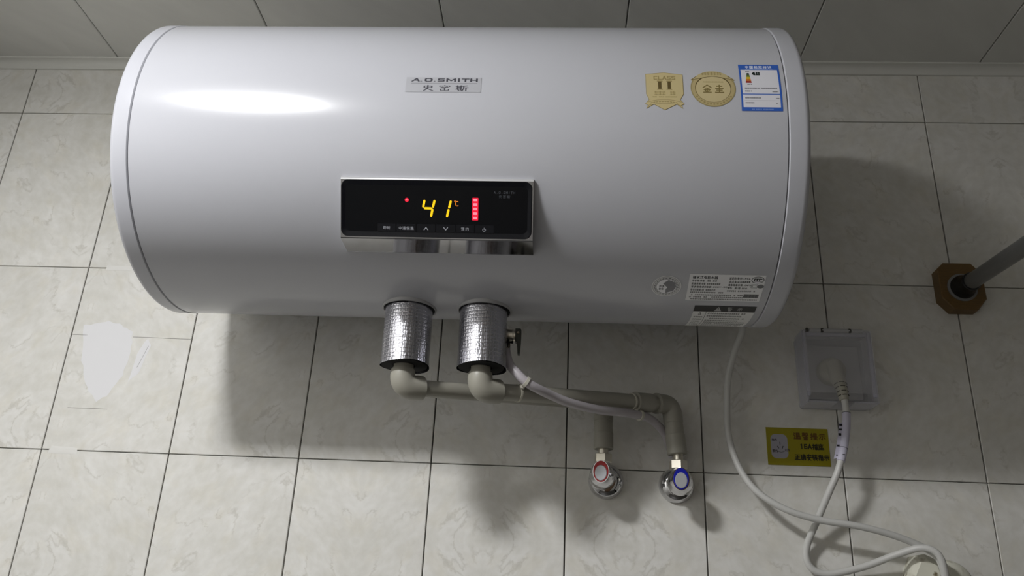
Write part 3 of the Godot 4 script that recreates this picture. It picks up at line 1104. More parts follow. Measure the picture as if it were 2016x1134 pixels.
# the slanted control panel: frame of mirror-bright plastic, black display set into it
func control_panel(o: Node3D) -> void:
	var B := Vector3(0, 1.9445, 0.395)
	var C := Vector3(0, 1.883, 0.3635)
	var dn := (C - B).normalized()
	var out := Vector3(0, -dn.z, dn.y) * -1.0
	if out.z < 0.0:
		out = -out
	var x0 := -0.2605
	var x1 := -0.0350
	var xc := (x0 + x1) / 2
	# frame: section swept along x, with side walls
	var sec := [on_cyl(0, -30.6, HR - 0.001), B + Vector3(0, 0.0022, -0.002), B + Vector3(0, 0.0012, 0.0002), B + dn * 0.0014 + out * 0.0006, C - dn * 0.0014 + out * 0.0006, C + Vector3(0, -0.0006, 0.0004), C + Vector3(0, -0.0014, -0.0008), on_cyl(0, -57.9, HR - 0.001)]
	var st := begin()
	var inner := on_cyl(0, -44, HR - 0.012)
	var lip := begin()
	for i in sec.size() - 1:
		st.set_smooth_group(-1)
		var p: Vector3 = sec[i]
		if i < 3:
			lip.set_smooth_group(1)
			quad(lip, Vector3(x0, sec[i + 1].y, sec[i + 1].z), Vector3(x1, sec[i + 1].y, sec[i + 1].z), Vector3(x1, p.y, p.z), Vector3(x0, p.y, p.z))
		var q: Vector3 = sec[i + 1]
		if i >= 3:
			quad(st, Vector3(x0, q.y, q.z), Vector3(x1, q.y, q.z), Vector3(x1, p.y, p.z), Vector3(x0, p.y, p.z))
		tri(st, Vector3(x1, inner.y, inner.z), Vector3(x1, p.y, p.z), Vector3(x1, q.y, q.z))
		tri(st, Vector3(x0, inner.y, inner.z), Vector3(x0, q.y, q.z), Vector3(x0, p.y, p.z))
	var cp := part("control_panel", st, M["bezel"], o, "chrome-framed control panel with a black display reading 41")
	part("bezel_lip", lip, M["lip"], cp)
	# face frame: origin at B, x right, y up the face, z out
	var F := Transform3D(Basis(Vector3(1, 0, 0), -dn, out), B)
	# rim: rounded ring that slopes inward
	st = begin()
	var gw := 0.2236
	var gh := 0.0662
	var gc := Vector2(xc - 0.0004, -0.0350)
	var og := rrect(gw, gh, 0.0085, 8)
	var ig := rrect(gw - 0.0105, gh - 0.0120, 0.0060, 8)
	var n := og.size()
	for i in n:
		var j := (i + 1) % n
		var V := func(p: Vector2, z: float) -> Vector3: return F * Vector3(p.x + gc.x, p.y + gc.y, z)
		st.set_smooth_group(1)
		quad(st, V.call(og[i], 0.0), V.call(og[j], 0.0), V.call(og[j], 0.0016), V.call(og[i], 0.0016))
		st.set_smooth_group(2)
		var oi := og[i] * 0.992
		var oj := og[j] * 0.992
		quad(st, V.call(og[i], 0.0016), V.call(og[j], 0.0016), V.call(oj, 0.0021), V.call(oi, 0.0021))
		st.set_smooth_group(3)
		quad(st, V.call(oi, 0.0021), V.call(oj, 0.0021), V.call(ig[j], 0.0009), V.call(ig[i], 0.0009))
	part("display_rim", st, M["blackrim"], cp)
	st = begin()
	prism(st, ig, 0.0002, 0.0010, 0.0, F * Transform3D(Basis(), Vector3(gc.x, gc.y, 0)))
	part("display_glass", st, M["blackglass"], cp)
	var at := func(x: float, t: float) -> Transform3D: return F * Transform3D(Basis(), Vector3(x, -t, 0.0010))
	# lit segments of the number 41, each a slanted lens
	var bar := func(a: Vector2, b: Vector2, w: float) -> void:
		var s := begin()
		var d := (b - a).normalized()
		var l := a.distance_to(b)
		var q := PackedVector2Array()
		for i in 5:
			var g := -PI / 2 + PI * i / 4
			q.append(Vector2(l / 2 - w * 0.5 + w / 2 * cos(g), w / 2 * sin(g)))
		for i in 5:
			var g := PI / 2 + PI * i / 4
			q.append(Vector2(-l / 2 + w * 0.5 + w / 2 * cos(g), w / 2 * sin(g)))
		var m := (a + b) / 2
		var X: Transform3D = at.call(m.x, m.y)
		prism(s, q, 0.0, 0.0003, 0.0, X * Transform3D(Basis(Vector3(0, 0, 1), Vector2(d.x, -d.y).angle()), Vector3.ZERO))
		part("led_segment", s, M["led_yellow"], cp)
	bar.call(Vector2(-0.1614, 0.0243), Vector2(-0.1632, 0.0334), 0.0026)
	bar.call(Vector2(-0.1623, 0.0341), Vector2(-0.1524, 0.0342), 0.0026)
	bar.call(Vector2(-0.1496, 0.0243), Vector2(-0.1517, 0.0333), 0.0026)
	bar.call(Vector2(-0.1519, 0.0345), Vector2(-0.1538, 0.0440), 0.0026)
	bar.call(Vector2(-0.1306, 0.0246), Vector2(-0.1328, 0.0338), 0.0026)
	bar.call(Vector2(-0.1331, 0.0345), Vector2(-0.1352, 0.0442), 0.0026)
	# degree mark and letter C
	st = begin()
	var c0: Transform3D = at.call(-0.1233, 0.0283)
	var arc := PackedVector3Array()
	for i in 15:
		var a := deg_to_rad(48 + 264.0 * i / 14)
		arc.append(c0 * Vector3(cos(a) * 0.0019, sin(a) * 0.0026, 0.0001))
	tube(st, arc, [0.00045], 8)
	var dg: Transform3D = at.call(-0.1259, 0.0255)
	arc = PackedVector3Array()
	for i in 13:
		var a := TAU * i / 12
		arc.append(dg * Vector3(cos(a) * 0.0007, sin(a) * 0.0007, 0.0001))
	tube(st, arc, [0.0003], 8)
	part("led_unit_mark", st, M["led_amber"], cp)
	# red dot
	st = begin()
	prism(st, oval(0.0024, 0.0024, 24), 0.0, 0.0003, 0.0, at.call(-0.1823, 0.0248))
	var dot := part("led_dot", st, M["led_red"], cp)
	st = begin()
	prism(st, oval(0.0007, 0.0007, 12), 0.0003, 0.0005, 0.0, at.call(-0.1823, 0.0248))
	part("led_dot", st, M["led_pink"], cp)
	# red level bar with five brighter windows
	st = begin()
	prism(st, rrect(0.0072, 0.0262, 0.0008, 3), 0.0, 0.0003, 0.0, at.call(-0.1022, 0.0342))
	part("led_level_bar", st, M["led_red"], cp)
	for i in 5:
		st = begin()
		prism(st, rrect(0.0046, 0.0028, 0.0006, 3), 0.0003, 0.0005, 0.0, at.call(-0.1022, 0.0237 + i * 0.0052))
		part("led_level_bar", st, M["led_pink"], cp)
	# keys with their print
	var xs := [-0.2168, -0.1947, -0.1709, -0.1480, -0.1251, -0.1025, -0.0796]
	var grey := Color(0.66, 0.67, 0.70)
	for k in 6:
		var im := canvas(192, 84, Color(0.085, 0.09, 0.105))
		match k:
			0: text(im, "即时", 58, 26, 36, 38, 3.6, grey, 40)
			1: text(im, "中温保温", 20, 26, 34, 38, 3.4, grey, 39)
			2:
				seg_on(im, Vector2(76, 60), Vector2(96, 34), 8, grey)
				seg_on(im, Vector2(96, 34), Vector2(116, 60), 8, grey)
			3:
				seg_on(im, Vector2(78, 32), Vector2(98, 58), 8, grey)
				seg_on(im, Vector2(98, 58), Vector2(118, 32), 8, grey)
			4: text(im, "预约", 54, 26, 36, 38, 3.6, grey, 46)
			5:
				for i in 14:
					var a := deg_to_rad(-50 + 280.0 * i / 14)
					var b := deg_to_rad(-50 + 280.0 * (i + 1) / 14)
					seg_on(im, Vector2(92, 50) + Vector2(cos(a), sin(a)) * 15, Vector2(92, 50) + Vector2(cos(b), sin(b)) * 15, 5, grey)
				seg_on(im, Vector2(92, 28), Vector2(92, 48), 5, grey)
		var km := printed(im, 0.2)
		km.metallic_specular = 0.3
		st = begin()
		var wk: float = xs[k + 1] - xs[k] - 0.0009
		var xf: Transform3D = at.call((xs[k] + xs[k + 1]) / 2, 0.0572)
		prism(st, PackedVector2Array([Vector2(-wk / 2, -0.0046), Vector2(wk / 2, -0.0046), Vector2(wk / 2, 0.0046), Vector2(-wk / 2, 0.0046)]), 0.0, 0.00035, 0.0002, xf)
		part("button", st, km, cp)
	# dim maker's name on the glass
	var bi := canvas(320, 120, Color(0.03, 0.035, 0.05))
	var dim := Color(0.30, 0.31, 0.33)
	text(bi, "A.O.SMITH", 22, 16, 24, 34, 5, dim, 31)
	text(bi, "史密斯", 82, 66, 44, 42, 4, dim, 54)
	st = begin()
	prism(st, PackedVector2Array([Vector2(-0.0145, -0.0052), Vector2(0.0145, -0.0052), Vector2(0.0145, 0.0052), Vector2(-0.0145, 0.0052)]), 0.0, 0.00005, 0.0, at.call(-0.0684, 0.0170))
	var bm := printed(bi, 0.09)
	bm.metallic_specular = 0.28
	part("glass_print", st, bm, cp)

# ======================================================================
# plumbing
# ======================================================================
func sleeves() -> void:
	var lab := ["crinkled silver foil insulation sleeve round the left pipe stub under the heater", "crinkled silver foil insulation sleeve round the right pipe stub, beside the lever valve"]
	for k in 2:
		var cx: float = [-0.199, -0.1005][k]
		var o := thing("foil_sleeve", lab[k], "pipe sleeve", Vector3(cx, 1.770, HZ), "foil sleeves under the heater")
		var st := begin()
		var n := FastNoiseLite.new()
		n.seed = 40 + k
		n.frequency = 22.0
		var seg := 96
		var rows := 26
		var cut := deg_to_rad([8.0, 14.0][k])   # the lapped edge faces the camera
		var P := func(i: int, j: int) -> Vector3:
			var a := TAU * i / seg + cut
			var y := lerpf(1.7705, 1.8485, float(j) / rows)
			var r := 0.0304 + 0.0012 * (1.0 - float(i) / seg) + 0.0005 * n.get_noise_3d(sin(a) * 0.03, y * 0.6, cos(a) * 0.03)
			r += 0.0006 * clampf(1.0 - j / 3.0, 0, 1)
			return Vector3(cx + 0.004 * (0.5 - float(j) / rows) * 0.3 + r * sin(a), y + (0.0012 * sin(a * 2.0 + k) if j == 0 else 0.0), HZ + r * cos(a))
		st.set_smooth_group(1)
		for i in seg:
			for j in rows:
				var u0 := float(i) / seg * 2.6
				var u1 := float(i + 1) / seg * 2.6
				var v0 := -float(j) / rows
				var v1 := -float(j + 1) / rows
				quad(st, P.call(i, j), P.call(i + 1, j), P.call(i + 1, j + 1), P.call(i, j + 1), Vector2(u0, v0), Vector2(u1, v0), Vector2(u1, v1), Vector2(u0, v1))
		st.set_smooth_group(-1)
		for j in rows:
			quad(st, P.call(0, j), P.call(0, j + 1), P.call(seg, j + 1), P.call(seg, j))
		var f := part("foil_wrap", st, M["foil"], o)
		st = begin()
		lathe(st, [Vector2(0.0142, 1.80), Vector2(0.0142, 1.7712), Vector2(0.0294, 1.7712), Vector2(0.0294, 1.80)], 48, Transform3D(Basis(), Vector3(cx, 0, HZ)))
		part("foam_lining", st, M["foam"], o, "black foam lining")

func pipes() -> void:
	var lab := ["beige plastic water pipe from the left foil sleeve to the red-ringed valve", "beige plastic water pipe from the right foil sleeve to the blue-ringed valve"]
	var tops := [Vector3(-0.199, 1.80, HZ), Vector3(-0.1005, 1.80, HZ)]
	var c1 := [Vector3(-0.1995, 1.7435, HZ), Vector3(-0.1005, 1.742, HZ)]
	var c2 := [Vector3(0.0645, 1.7780, 0.042), Vector3(0.1625, 1.7785, 0.042)]
	var bot := [Vector3(0.0646, 1.7100, 0.042), Vector3(0.1690, 1.7060, 0.042)]
	for k in 2:
		var o := thing("water_pipe", lab[k], "pipe", bot[k], "beige water pipes")
		var d: Vector3 = (c2[k] - c1[k]).normalized()
		var A: Vector3 = c1[k]
		var B: Vector3 = c2[k]
		# straight stub under the heater
		var st := begin()
		tube(st, PackedVector3Array([tops[k] + Vector3(0, 0.04, 0), tops[k], A + Vector3(0, 0.012, 0)]), [0.0127], 32)
		part("pipe", st, M["ppr"], o)
		# elbow
		st = begin()
		var el := PackedVector3Array([A + Vector3(0, 0.0225, 0), A + Vector3(0, 0.0185, 0)])
		var rr := [0.0150, 0.0157]
		for p in bend(A + Vector3.UP, A, A + d, 0.0165, 12):
			el.append(p)
			rr.append(0.0158)
		el.append(A + d * 0.0235)
		rr.append(0.0158)
		el.append(A + d * 0.0285)
		rr.append(0.0156)
		el.append(A + d * 0.0290)
		rr.append(0.0148)
		tube(st, el, rr, 32)
		part("elbow", st, M["ppr"], o)
		# long slanting run
		st = begin()
		tube(st, PackedVector3Array([A + d * 0.02, A.lerp(B, 0.5), B - d * 0.012]), [0.0108], 32)
		part("pipe", st, M["ppr"], o)
		# upper elbow above the valve
		var e: Vector3 = (bot[k] - B).normalized()
		st = begin()
		el = PackedVector3Array([B - d * 0.0300, B - d * 0.0295, B - d * 0.0265, B - d * 0.0260])
		rr = [0.0110, 0.0150, 0.0150, 0.0140]
		for p in bend(B - d, B, B + e, 0.0165, 12):
			el.append(p)
			rr.append(0.0140)
		el.append(B + e * 0.027)
		rr.append(0.0140)
		el.append(B + e * 0.0275)
		rr.append(0.0132)
		tube(st, el, rr, 32)
		part("elbow", st, M["ppr"], o)
		# threaded adapter down to the valve
		st = begin()
		tube(st, PackedVector3Array([B + e * 0.022, B + e * 0.030, B + e * 0.0445, B + e * 0.0450, bot[k] - e * 0.001, bot[k]]), [0.0132, 0.0132, 0.0132, 0.0140, 0.0140, 0.0132], 32)
		part("adapter", st, M["ppr"], o)
		if k == 1:
			st = begin()
			var p := B - d * 0.054
			tube(st, PackedVector3Array([p - d * 0.0145, p - d * 0.0140, p - d * 0.0115, p - d * 0.011, p + d * 0.0145, p + d * 0.015]), [0.0112, 0.0142, 0.0142, 0.0136, 0.0136, 0.0112], 32)
			part("coupling", st, M["ppr"], o)

func hexnut(st: SurfaceTool, c: Vector3, r: float, h: float, turn: float) -> void:
	var q := PackedVector2Array()
	for i in 6:
		q.append(Vector2(cos(TAU * i / 6 + turn), sin(TAU * i / 6 + turn)) * r)
	prism(st, q, -h / 2, h / 2, 0.0009, Transform3D(Basis(Vector3(1, 0, 0), Vector3(0, 0, -1), Vector3(0, 1, 0)), c), true)

func valves() -> void:
	var lab := ["chrome angle valve with a red ring on its handle, left of the two", "chrome angle valve with a blue ring on its handle, right of the two"]
	var at := [Vector3(0.0707, 1.6716, 0.0), Vector3(0.1722, 1.6695, 0.0)]
	var yaw := [-0.155, -0.045]
	var pitch := [0.0, 0.06]
	var nut := [Vector3(0.0644, 1.6965, 0.042), Vector3(0.1698, 1.6910, 0.042)]
	for k in 2:
		var o := thing("angle_valve", lab[k], "valve", at[k], "angle valves under the heater")
		var X := Transform3D(Basis(Vector3.UP, yaw[k]) * Basis(Vector3(1, 0, 0), pitch[k]), at[k])
		var L := X * Transform3D(ZUP, Vector3.ZERO)
		# domed wall flange stays flat on the wall
		var st := begin()
		var pr := [Vector2(0.0258, 0.0)]
		for i in 9:
			var a := PI / 2 * i / 8.0
			pr.append(Vector2(0.0115 + 0.0140 * cos(a), 0.0012 + 0.0150 * sin(a)))
		pr.append(Vector2(0.0110, 0.0162))
		pr.append(Vector2(0.0, 0.0162))
		lathe(st, pr, 48, Transform3D(ZUP, at[k]))
		part("wall_flange", st, M["chrome"], o)
		# body
		st = begin()
		lathe(st, [Vector2(0.0112, 0.010), Vector2(0.0112, 0.024), Vector2(0.0124, 0.026), Vector2(0.0128, 0.034), Vector2(0.0128, 0.050), Vector2(0.0120, 0.0515), Vector2(0.0, 0.0515)], 40, L)
		tube(st, PackedVector3Array([X * Vector3(0, 0, 0.042), nut[k] - Vector3(0, 0.004, 0), nut[k]]), [0.0100], 28)
		part("body", st, M["chrome"], o)
		st = begin()
		hexnut(st, nut[k], 0.0130, 0.0125, 0.66)
		part("hex_nut", st, M["nickel"], o)
		st = begin()
		tube(st, PackedVector3Array([nut[k], nut[k] + Vector3(0, 0.01, 0), nut[k] + Vector3(0, 0.0185, 0)]), [0.0072], 24)
		part("threaded_stem", st, M["nickel"], o)
		# handle: round skirt that blends into an upright oval face
		st = begin()
		st.set_smooth_group(1)
		var N := 40
		var lev := [[0.0160, 0.0160, 0.0480, -0.0022], [0.0174, 0.0174, 0.0500, -0.0022], [0.0176, 0.0176, 0.0590, -0.0020], [0.0158, 0.0172, 0.0655, -0.0004], [0.0126, 0.0160, 0.0705, 0.0014], [0.0116, 0.0154, 0.0718, 0.0016]]
		var R := func(l: Array, i: int) -> Vector3:
			var a := TAU * i / N
			return X * Vector3(l[0] * cos(a), l[1] * sin(a) + l[3], l[2])
		for q in lev.size() - 1:
			for i in N:
				quad(st, R.call(lev[q], i), R.call(lev[q], i + 1), R.call(lev[q + 1], i + 1), R.call(lev[q + 1], i))
		st.set_smooth_group(2)
		for i in N:
			tri(st, X * Vector3(0, 0.0016, 0.0718), R.call(lev[5], i), R.call(lev[5], i + 1))
			tri(st, X * Vector3(0, 0, 0.050), R.call(lev[0], i + 1), R.call(lev[0], i))
		var h := part("handle", st, M["chrome"], o)
		st = begin()
		prism(st, oval(0.0105, 0.0145, 40, Vector2(0, 0.0018)), 0.0716, 0.0726, 0.0006, X, false, true)
		part("colour_ring", st, M["red" if k == 0 else "blue"], h, "red ring" if k == 0 else "blue ring")
		st = begin()
		prism(st, oval(0.0084, 0.0108, 40, Vector2(0, -0.0004)), 0.0722, 0.0734, 0.0008, X, false, true)
		part("handle_cap", st, M["capface"], h)

func safety_valve() -> void:
	var c := Vector3(-0.0674, 1.8236, 0.198)
	var o := thing("safety_valve", "small metal relief valve with a dark lever beside the right foil sleeve", "valve", c)
	var X := Transform3D(Basis(Vector3(0, -1, 0), Vector3(1, 0, 0), Vector3(0, 0, 1)), c)    # lathe axis along +x
	var st := begin()
	lathe(st, [Vector2(0.0, -0.012), Vector2(0.0082, -0.012), Vector2(0.0082, -0.004), Vector2(0.0090, -0.003), Vector2(0.0090, 0.0045), Vector2(0.0082, 0.0055), Vector2(0.0082, 0.0078), Vector2(0.0, 0.0078)], 32, X)
	part("body", st, M["nickel"], o)
	st = begin()
	lathe(st, [Vector2(0.0, -0.0190), Vector2(0.0052, -0.0190), Vector2(0.0056, -0.012), Vector2(0.0056, 0.0)], 24, Transform3D(Basis(), c + Vector3(-0.0038, 0, 0)))
	part("drain_nozzle", st, M["brass"], o)
	# lever: wide eye that narrows to a thin tail hanging down
	st = begin()
	var lv := PackedVector2Array([Vector2(-0.0008, 0.0085), Vector2(-0.0008, -0.0088), Vector2(0.0018, -0.0102), Vector2(0.0032, -0.0260), Vector2(0.0060, -0.0262), Vector2(0.0070, -0.0100), Vector2(0.0072, 0.0066), Vector2(0.0060, 0.0085)])
	prism(st, lv, -0.0052, 0.0052, 0.0006, Transform3D(Basis(), c + Vector3(0.0085, 0.0, 0.0)), true)
	var lever := part("lever", st, M["lever"], o, "dark olive plastic lever")
	st = begin()
	lathe(st, [Vector2(0.0020, 0.0), Vector2(0.0020, 0.0012), Vector2(0.0012, 0.0018), Vector2(0.0, 0.0018)], 16, Transform3D(ZUP, c + Vector3(0.0112, 0.0022, 0.0050)))
	part("pivot_pin", st, M["brass"], lever)
	st = begin()
	tube(st, PackedVector3Array([c + Vector3(-0.0030, -0.0105, 0.0070), c + Vector3(0.0010, -0.0120, 0.0085), c + Vector3(0.0050, -0.0115, 0.0070)]), [0.0018, 0.0012, 0.0021], 12)
	tube(st, PackedVector3Array([c + Vector3(-0.0005, -0.0085, 0.0085), c + Vector3(-0.0012, -0.0135, 0.0090), c + Vector3(-0.0022, -0.0185, 0.0080)]), [0.0016, 0.0011, 0.0016], 12)
	part("hose_clip", st, M["foam"], o, "black wire hose clip")

var hose_pts := [Vector3(-0.0713, 1.8100, 0.1970), Vector3(-0.0709, 1.8020, 0.1975), Vector3(-0.0653, 1.7827, 0.2030), Vector3(-0.0553, 1.7698, 0.2080), Vector3(-0.0426, 1.7584, 0.2070), Vector3(-0.0270, 1.7523, 0.1970), Vector3(-0.0080, 1.7487, 0.1780), Vector3(0.0100, 1.7458, 0.1630), Vector3(0.0347, 1.7449, 0.1430), Vector3(0.0593, 1.7457, 0.1240), Vector3(0.0855, 1.7491, 0.1040), Vector3(0.1130, 1.7522, 0.0780), Vector3(0.1278, 1.7535, 0.0580), Vector3(0.1424, 1.7475, 0.0420), Vector3(0.1533, 1.7385, 0.0280), Vector3(0.1612, 1.7226, 0.0200), Vector3(0.1661, 1.7070, 0.0180)]

func ring_at(st: SurfaceTool, c: Vector3, axis: Vector3, r: float, w: float, th: float) -> void:
	lathe(st, [Vector2(r, -w / 2), Vector2(r + th, -w / 2), Vector2(r + th, w / 2), Vector2(r, w / 2), Vector2(r, -w / 2)], 28, along(c, axis))

func drain_hose() -> void:
	var o := thing("drain_hose", "thin white plastic drain hose drooping from the relief valve along the pipe", "hose", hose_pts[0])
	var st := begin()
	tube(st, spline(hose_pts, 7), [0.0060], 20)
	part("tube", st, M["hose"], o)
	# two white ties that hold the hose to the pipe behind it
	var A := Vector3(-0.1005, 1.742, HZ)
	var B := Vector3(0.1625, 1.7785, 0.042)
	var d := (B - A).normalized()
	var spots := [Vector3(-0.0426, 1.7584, 0.2070), Vector3(0.1130, 1.7522, 0.0780)]
	var dirs := [Vector3(0.0283, -0.0175, -0.0110), Vector3(0.0423, 0.0044, -0.0460)]
	var pp := [A + d * 0.0568, B - d * 0.0740]
	var lab := ["white cable tie holding the drain hose near the right foil sleeve", "pale cable tie holding the drain hose under the pipe coupling"]
	for k in 2:
		var t := thing("cable_tie", lab[k], "cable tie", spots[k], "cable ties on the drain hose")
		st = begin()
		ring_at(st, spots[k], dirs[k], 0.0061, 0.0040, 0.0014)
		part("loop", st, M["tie"], t)
		st = begin()
		ring_at(st, pp[k], d, 0.0109, 0.0026, 0.0010)
		part("loop", st, M["tie"], t)
		st = begin()
		var m: Vector3 = spots[k].lerp(pp[k], 0.42)
		cbox(st, Vector3.ZERO, Vector3(0.0052, 0.0060, 0.0060), 0.0008, Transform3D(Basis(), m))
		part("head", st, M["tie"], t)

# ======================================================================
# electrics
# ======================================================================
func socket() -> void:
	var x0 := 0.357
	var x1 := 0.458
	var y0 := 1.788
	var y1 := 1.8985
	var c := Vector2((x0 + x1) / 2, (y0 + y1) / 2)
	var o := thing("socket_box", "wall socket under a clear splash cover with a plug in it", "socket", Vector3(c.x, c.y, 0))
	# base frame
	var st := begin()
	var og := rrect(x1 - x0 - 0.002, y1 - y0 - 0.002, 0.004, 4)
	prism(st, og, 0.0, 0.0075, 0.0012, Transform3D(Basis(), Vector3(c.x, c.y, 0)))
	part("base", st, M["socket"], o)
	# outlet plate
	st = begin()
	prism(st, rrect(0.080, 0.084, 0.003, 4), 0.007, 0.0135, 0.0012, Transform3D(Basis(), Vector3(0.4090, 1.8430, 0)))
	part("outlet_plate", st, M["socket"], o)
	# three slots, mostly hidden by the plug
	# clear cover: five thick walls, open at the back, gap for the cord below
	var z1 := 0.0460
	var t := 0.0022
	st = begin()
	cbox(st, Vector3(x0 + t / 2, c.y, z1 / 2 + 0.004), Vector3(t, y1 - y0, z1 - 0.008), 0.0005)
	cbox(st, Vector3(x1 - t / 2, c.y, z1 / 2 + 0.004), Vector3(t, y1 - y0, z1 - 0.008), 0.0005)
	cbox(st, Vector3(c.x, y1 - t / 2, z1 / 2 + 0.004), Vector3(x1 - x0 - 2 * t, t, z1 - 0.008), 0.0005)
	cbox(st, Vector3((x0 + 0.400) / 2, y0 + t / 2, z1 / 2 + 0.004), Vector3(0.400 - x0 - t, t, z1 - 0.008), 0.0005)
	cbox(st, Vector3((x1 + 0.422) / 2, y0 + t / 2, z1 / 2 + 0.004), Vector3(x1 - 0.422 - t, t, z1 - 0.008), 0.0005)
	part("cover_wall", st, M["frost"], o)
	st = begin()
	prism(st, rrect(x1 - x0, y1 - y0 - 0.014, 0.004, 4), z1, z1 + 0.002, 0.0006, Transform3D(Basis(), Vector3(c.x, c.y + 0.007, 0)), true)
	part("cover_lid", st, M["clear"], o, "clear hinged lid")
	# raised edge of the lid catches the light
	st = begin()
	for k in 2:
		cbox(st, Vector3([x0 + 0.0035, x1 - 0.0035][k], c.y + 0.004, z1 - 0.0030), Vector3(0.0045, y1 - y0 - 0.012, 0.0055), 0.0010)
	cbox(st, Vector3(c.x, y1 - 0.0055, z1 - 0.0030), Vector3(x1 - x0 - 0.014, 0.0070, 0.0055), 0.0010)
	part("lid_edge", st, M["lidedge"], o)
	# hinge along the top
	st = begin()
	for k in 3:
		var hx: float = [x0 + 0.020, c.x, x1 - 0.020][k]
		var hw: float = [0.016, 0.040, 0.016][k]
		lathe(st, [Vector2(0, -hw / 2), Vector2(0.0034, -hw / 2), Vector2(0.0034, hw / 2), Vector2(0, hw / 2)], 16, Transform3D(Basis(Vector3(0, -1, 0), Vector3(1, 0, 0), Vector3(0, 0, 1)), Vector3(hx, y1 - 0.0010, z1 - 0.001)))
	part("hinge", st, M["socket"], o)
	for hx in [x0 + 0.0085, x0 + 0.0305, x1 - 0.0305]:
		st = begin()
		cbox(st, Vector3(hx, y1 - 0.001, z1 - 0.001), Vector3(0.004, 0.0064, 0.0064), 0.0008)
		part("hinge_pin", st, M["groove"], o)

var cord_a := [Vector3(0.2640, 1.9000, 0.0850), Vector3(0.2645, 1.8830, 0.0700), Vector3(0.2571, 1.8611, 0.0500), Vector3(0.2495, 1.8280, 0.0300), Vector3(0.2464, 1.7837, 0.0220), Vector3(0.2460, 1.7376, 0.0260), Vector3(0.2562, 1.6926, 0.0340), Vector3(0.2769, 1.6589, 0.0420), Vector3(0.3119, 1.6354, 0.0470), Vector3(0.3551, 1.6229, 0.0480), Vector3(0.4074, 1.6159, 0.0500), Vector3(0.4537, 1.6060, 0.0470), Vector3(0.4922, 1.5925, 0.0430), Vector3(0.5090, 1.5800, 0.0435), Vector3(0.5150, 1.5600, 0.0420), Vector3(0.5180, 1.5300, 0.0320), Vector3(0.5120, 1.5000, 0.0250), Vector3(0.4900, 1.4880, 0.0220), Vector3(0.4850, 1.5000, 0.0250)]
var cord_b := [Vector3(0.4083, 1.8010, 0.0440), Vector3(0.4095, 1.7900, 0.0450), Vector3(0.4090, 1.7700, 0.0470), Vector3(0.4030, 1.7376, 0.0500), Vector3(0.3881, 1.6933, 0.0560), Vector3(0.3733, 1.6595, 0.0480), Vector3(0.3593, 1.6240, 0.0300), Vector3(0.3475, 1.5943, 0.0160), Vector3(0.3454, 1.5745, 0.0120), Vector3(0.3537, 1.5602, 0.0120), Vector3(0.3752, 1.5556, 0.0140), Vector3(0.4185, 1.5662, 0.0200), Vector3(0.4564, 1.5813, 0.0330), Vector3(0.4835, 1.5905, 0.0500), Vector3(0.4997, 1.5868, 0.0570), Vector3(0.5083, 1.5730, 0.0570), Vector3(0.5130, 1.5450, 0.0470), Vector3(0.5080, 1.5150, 0.0360), Vector3(0.4850, 1.5000, 0.0250)]

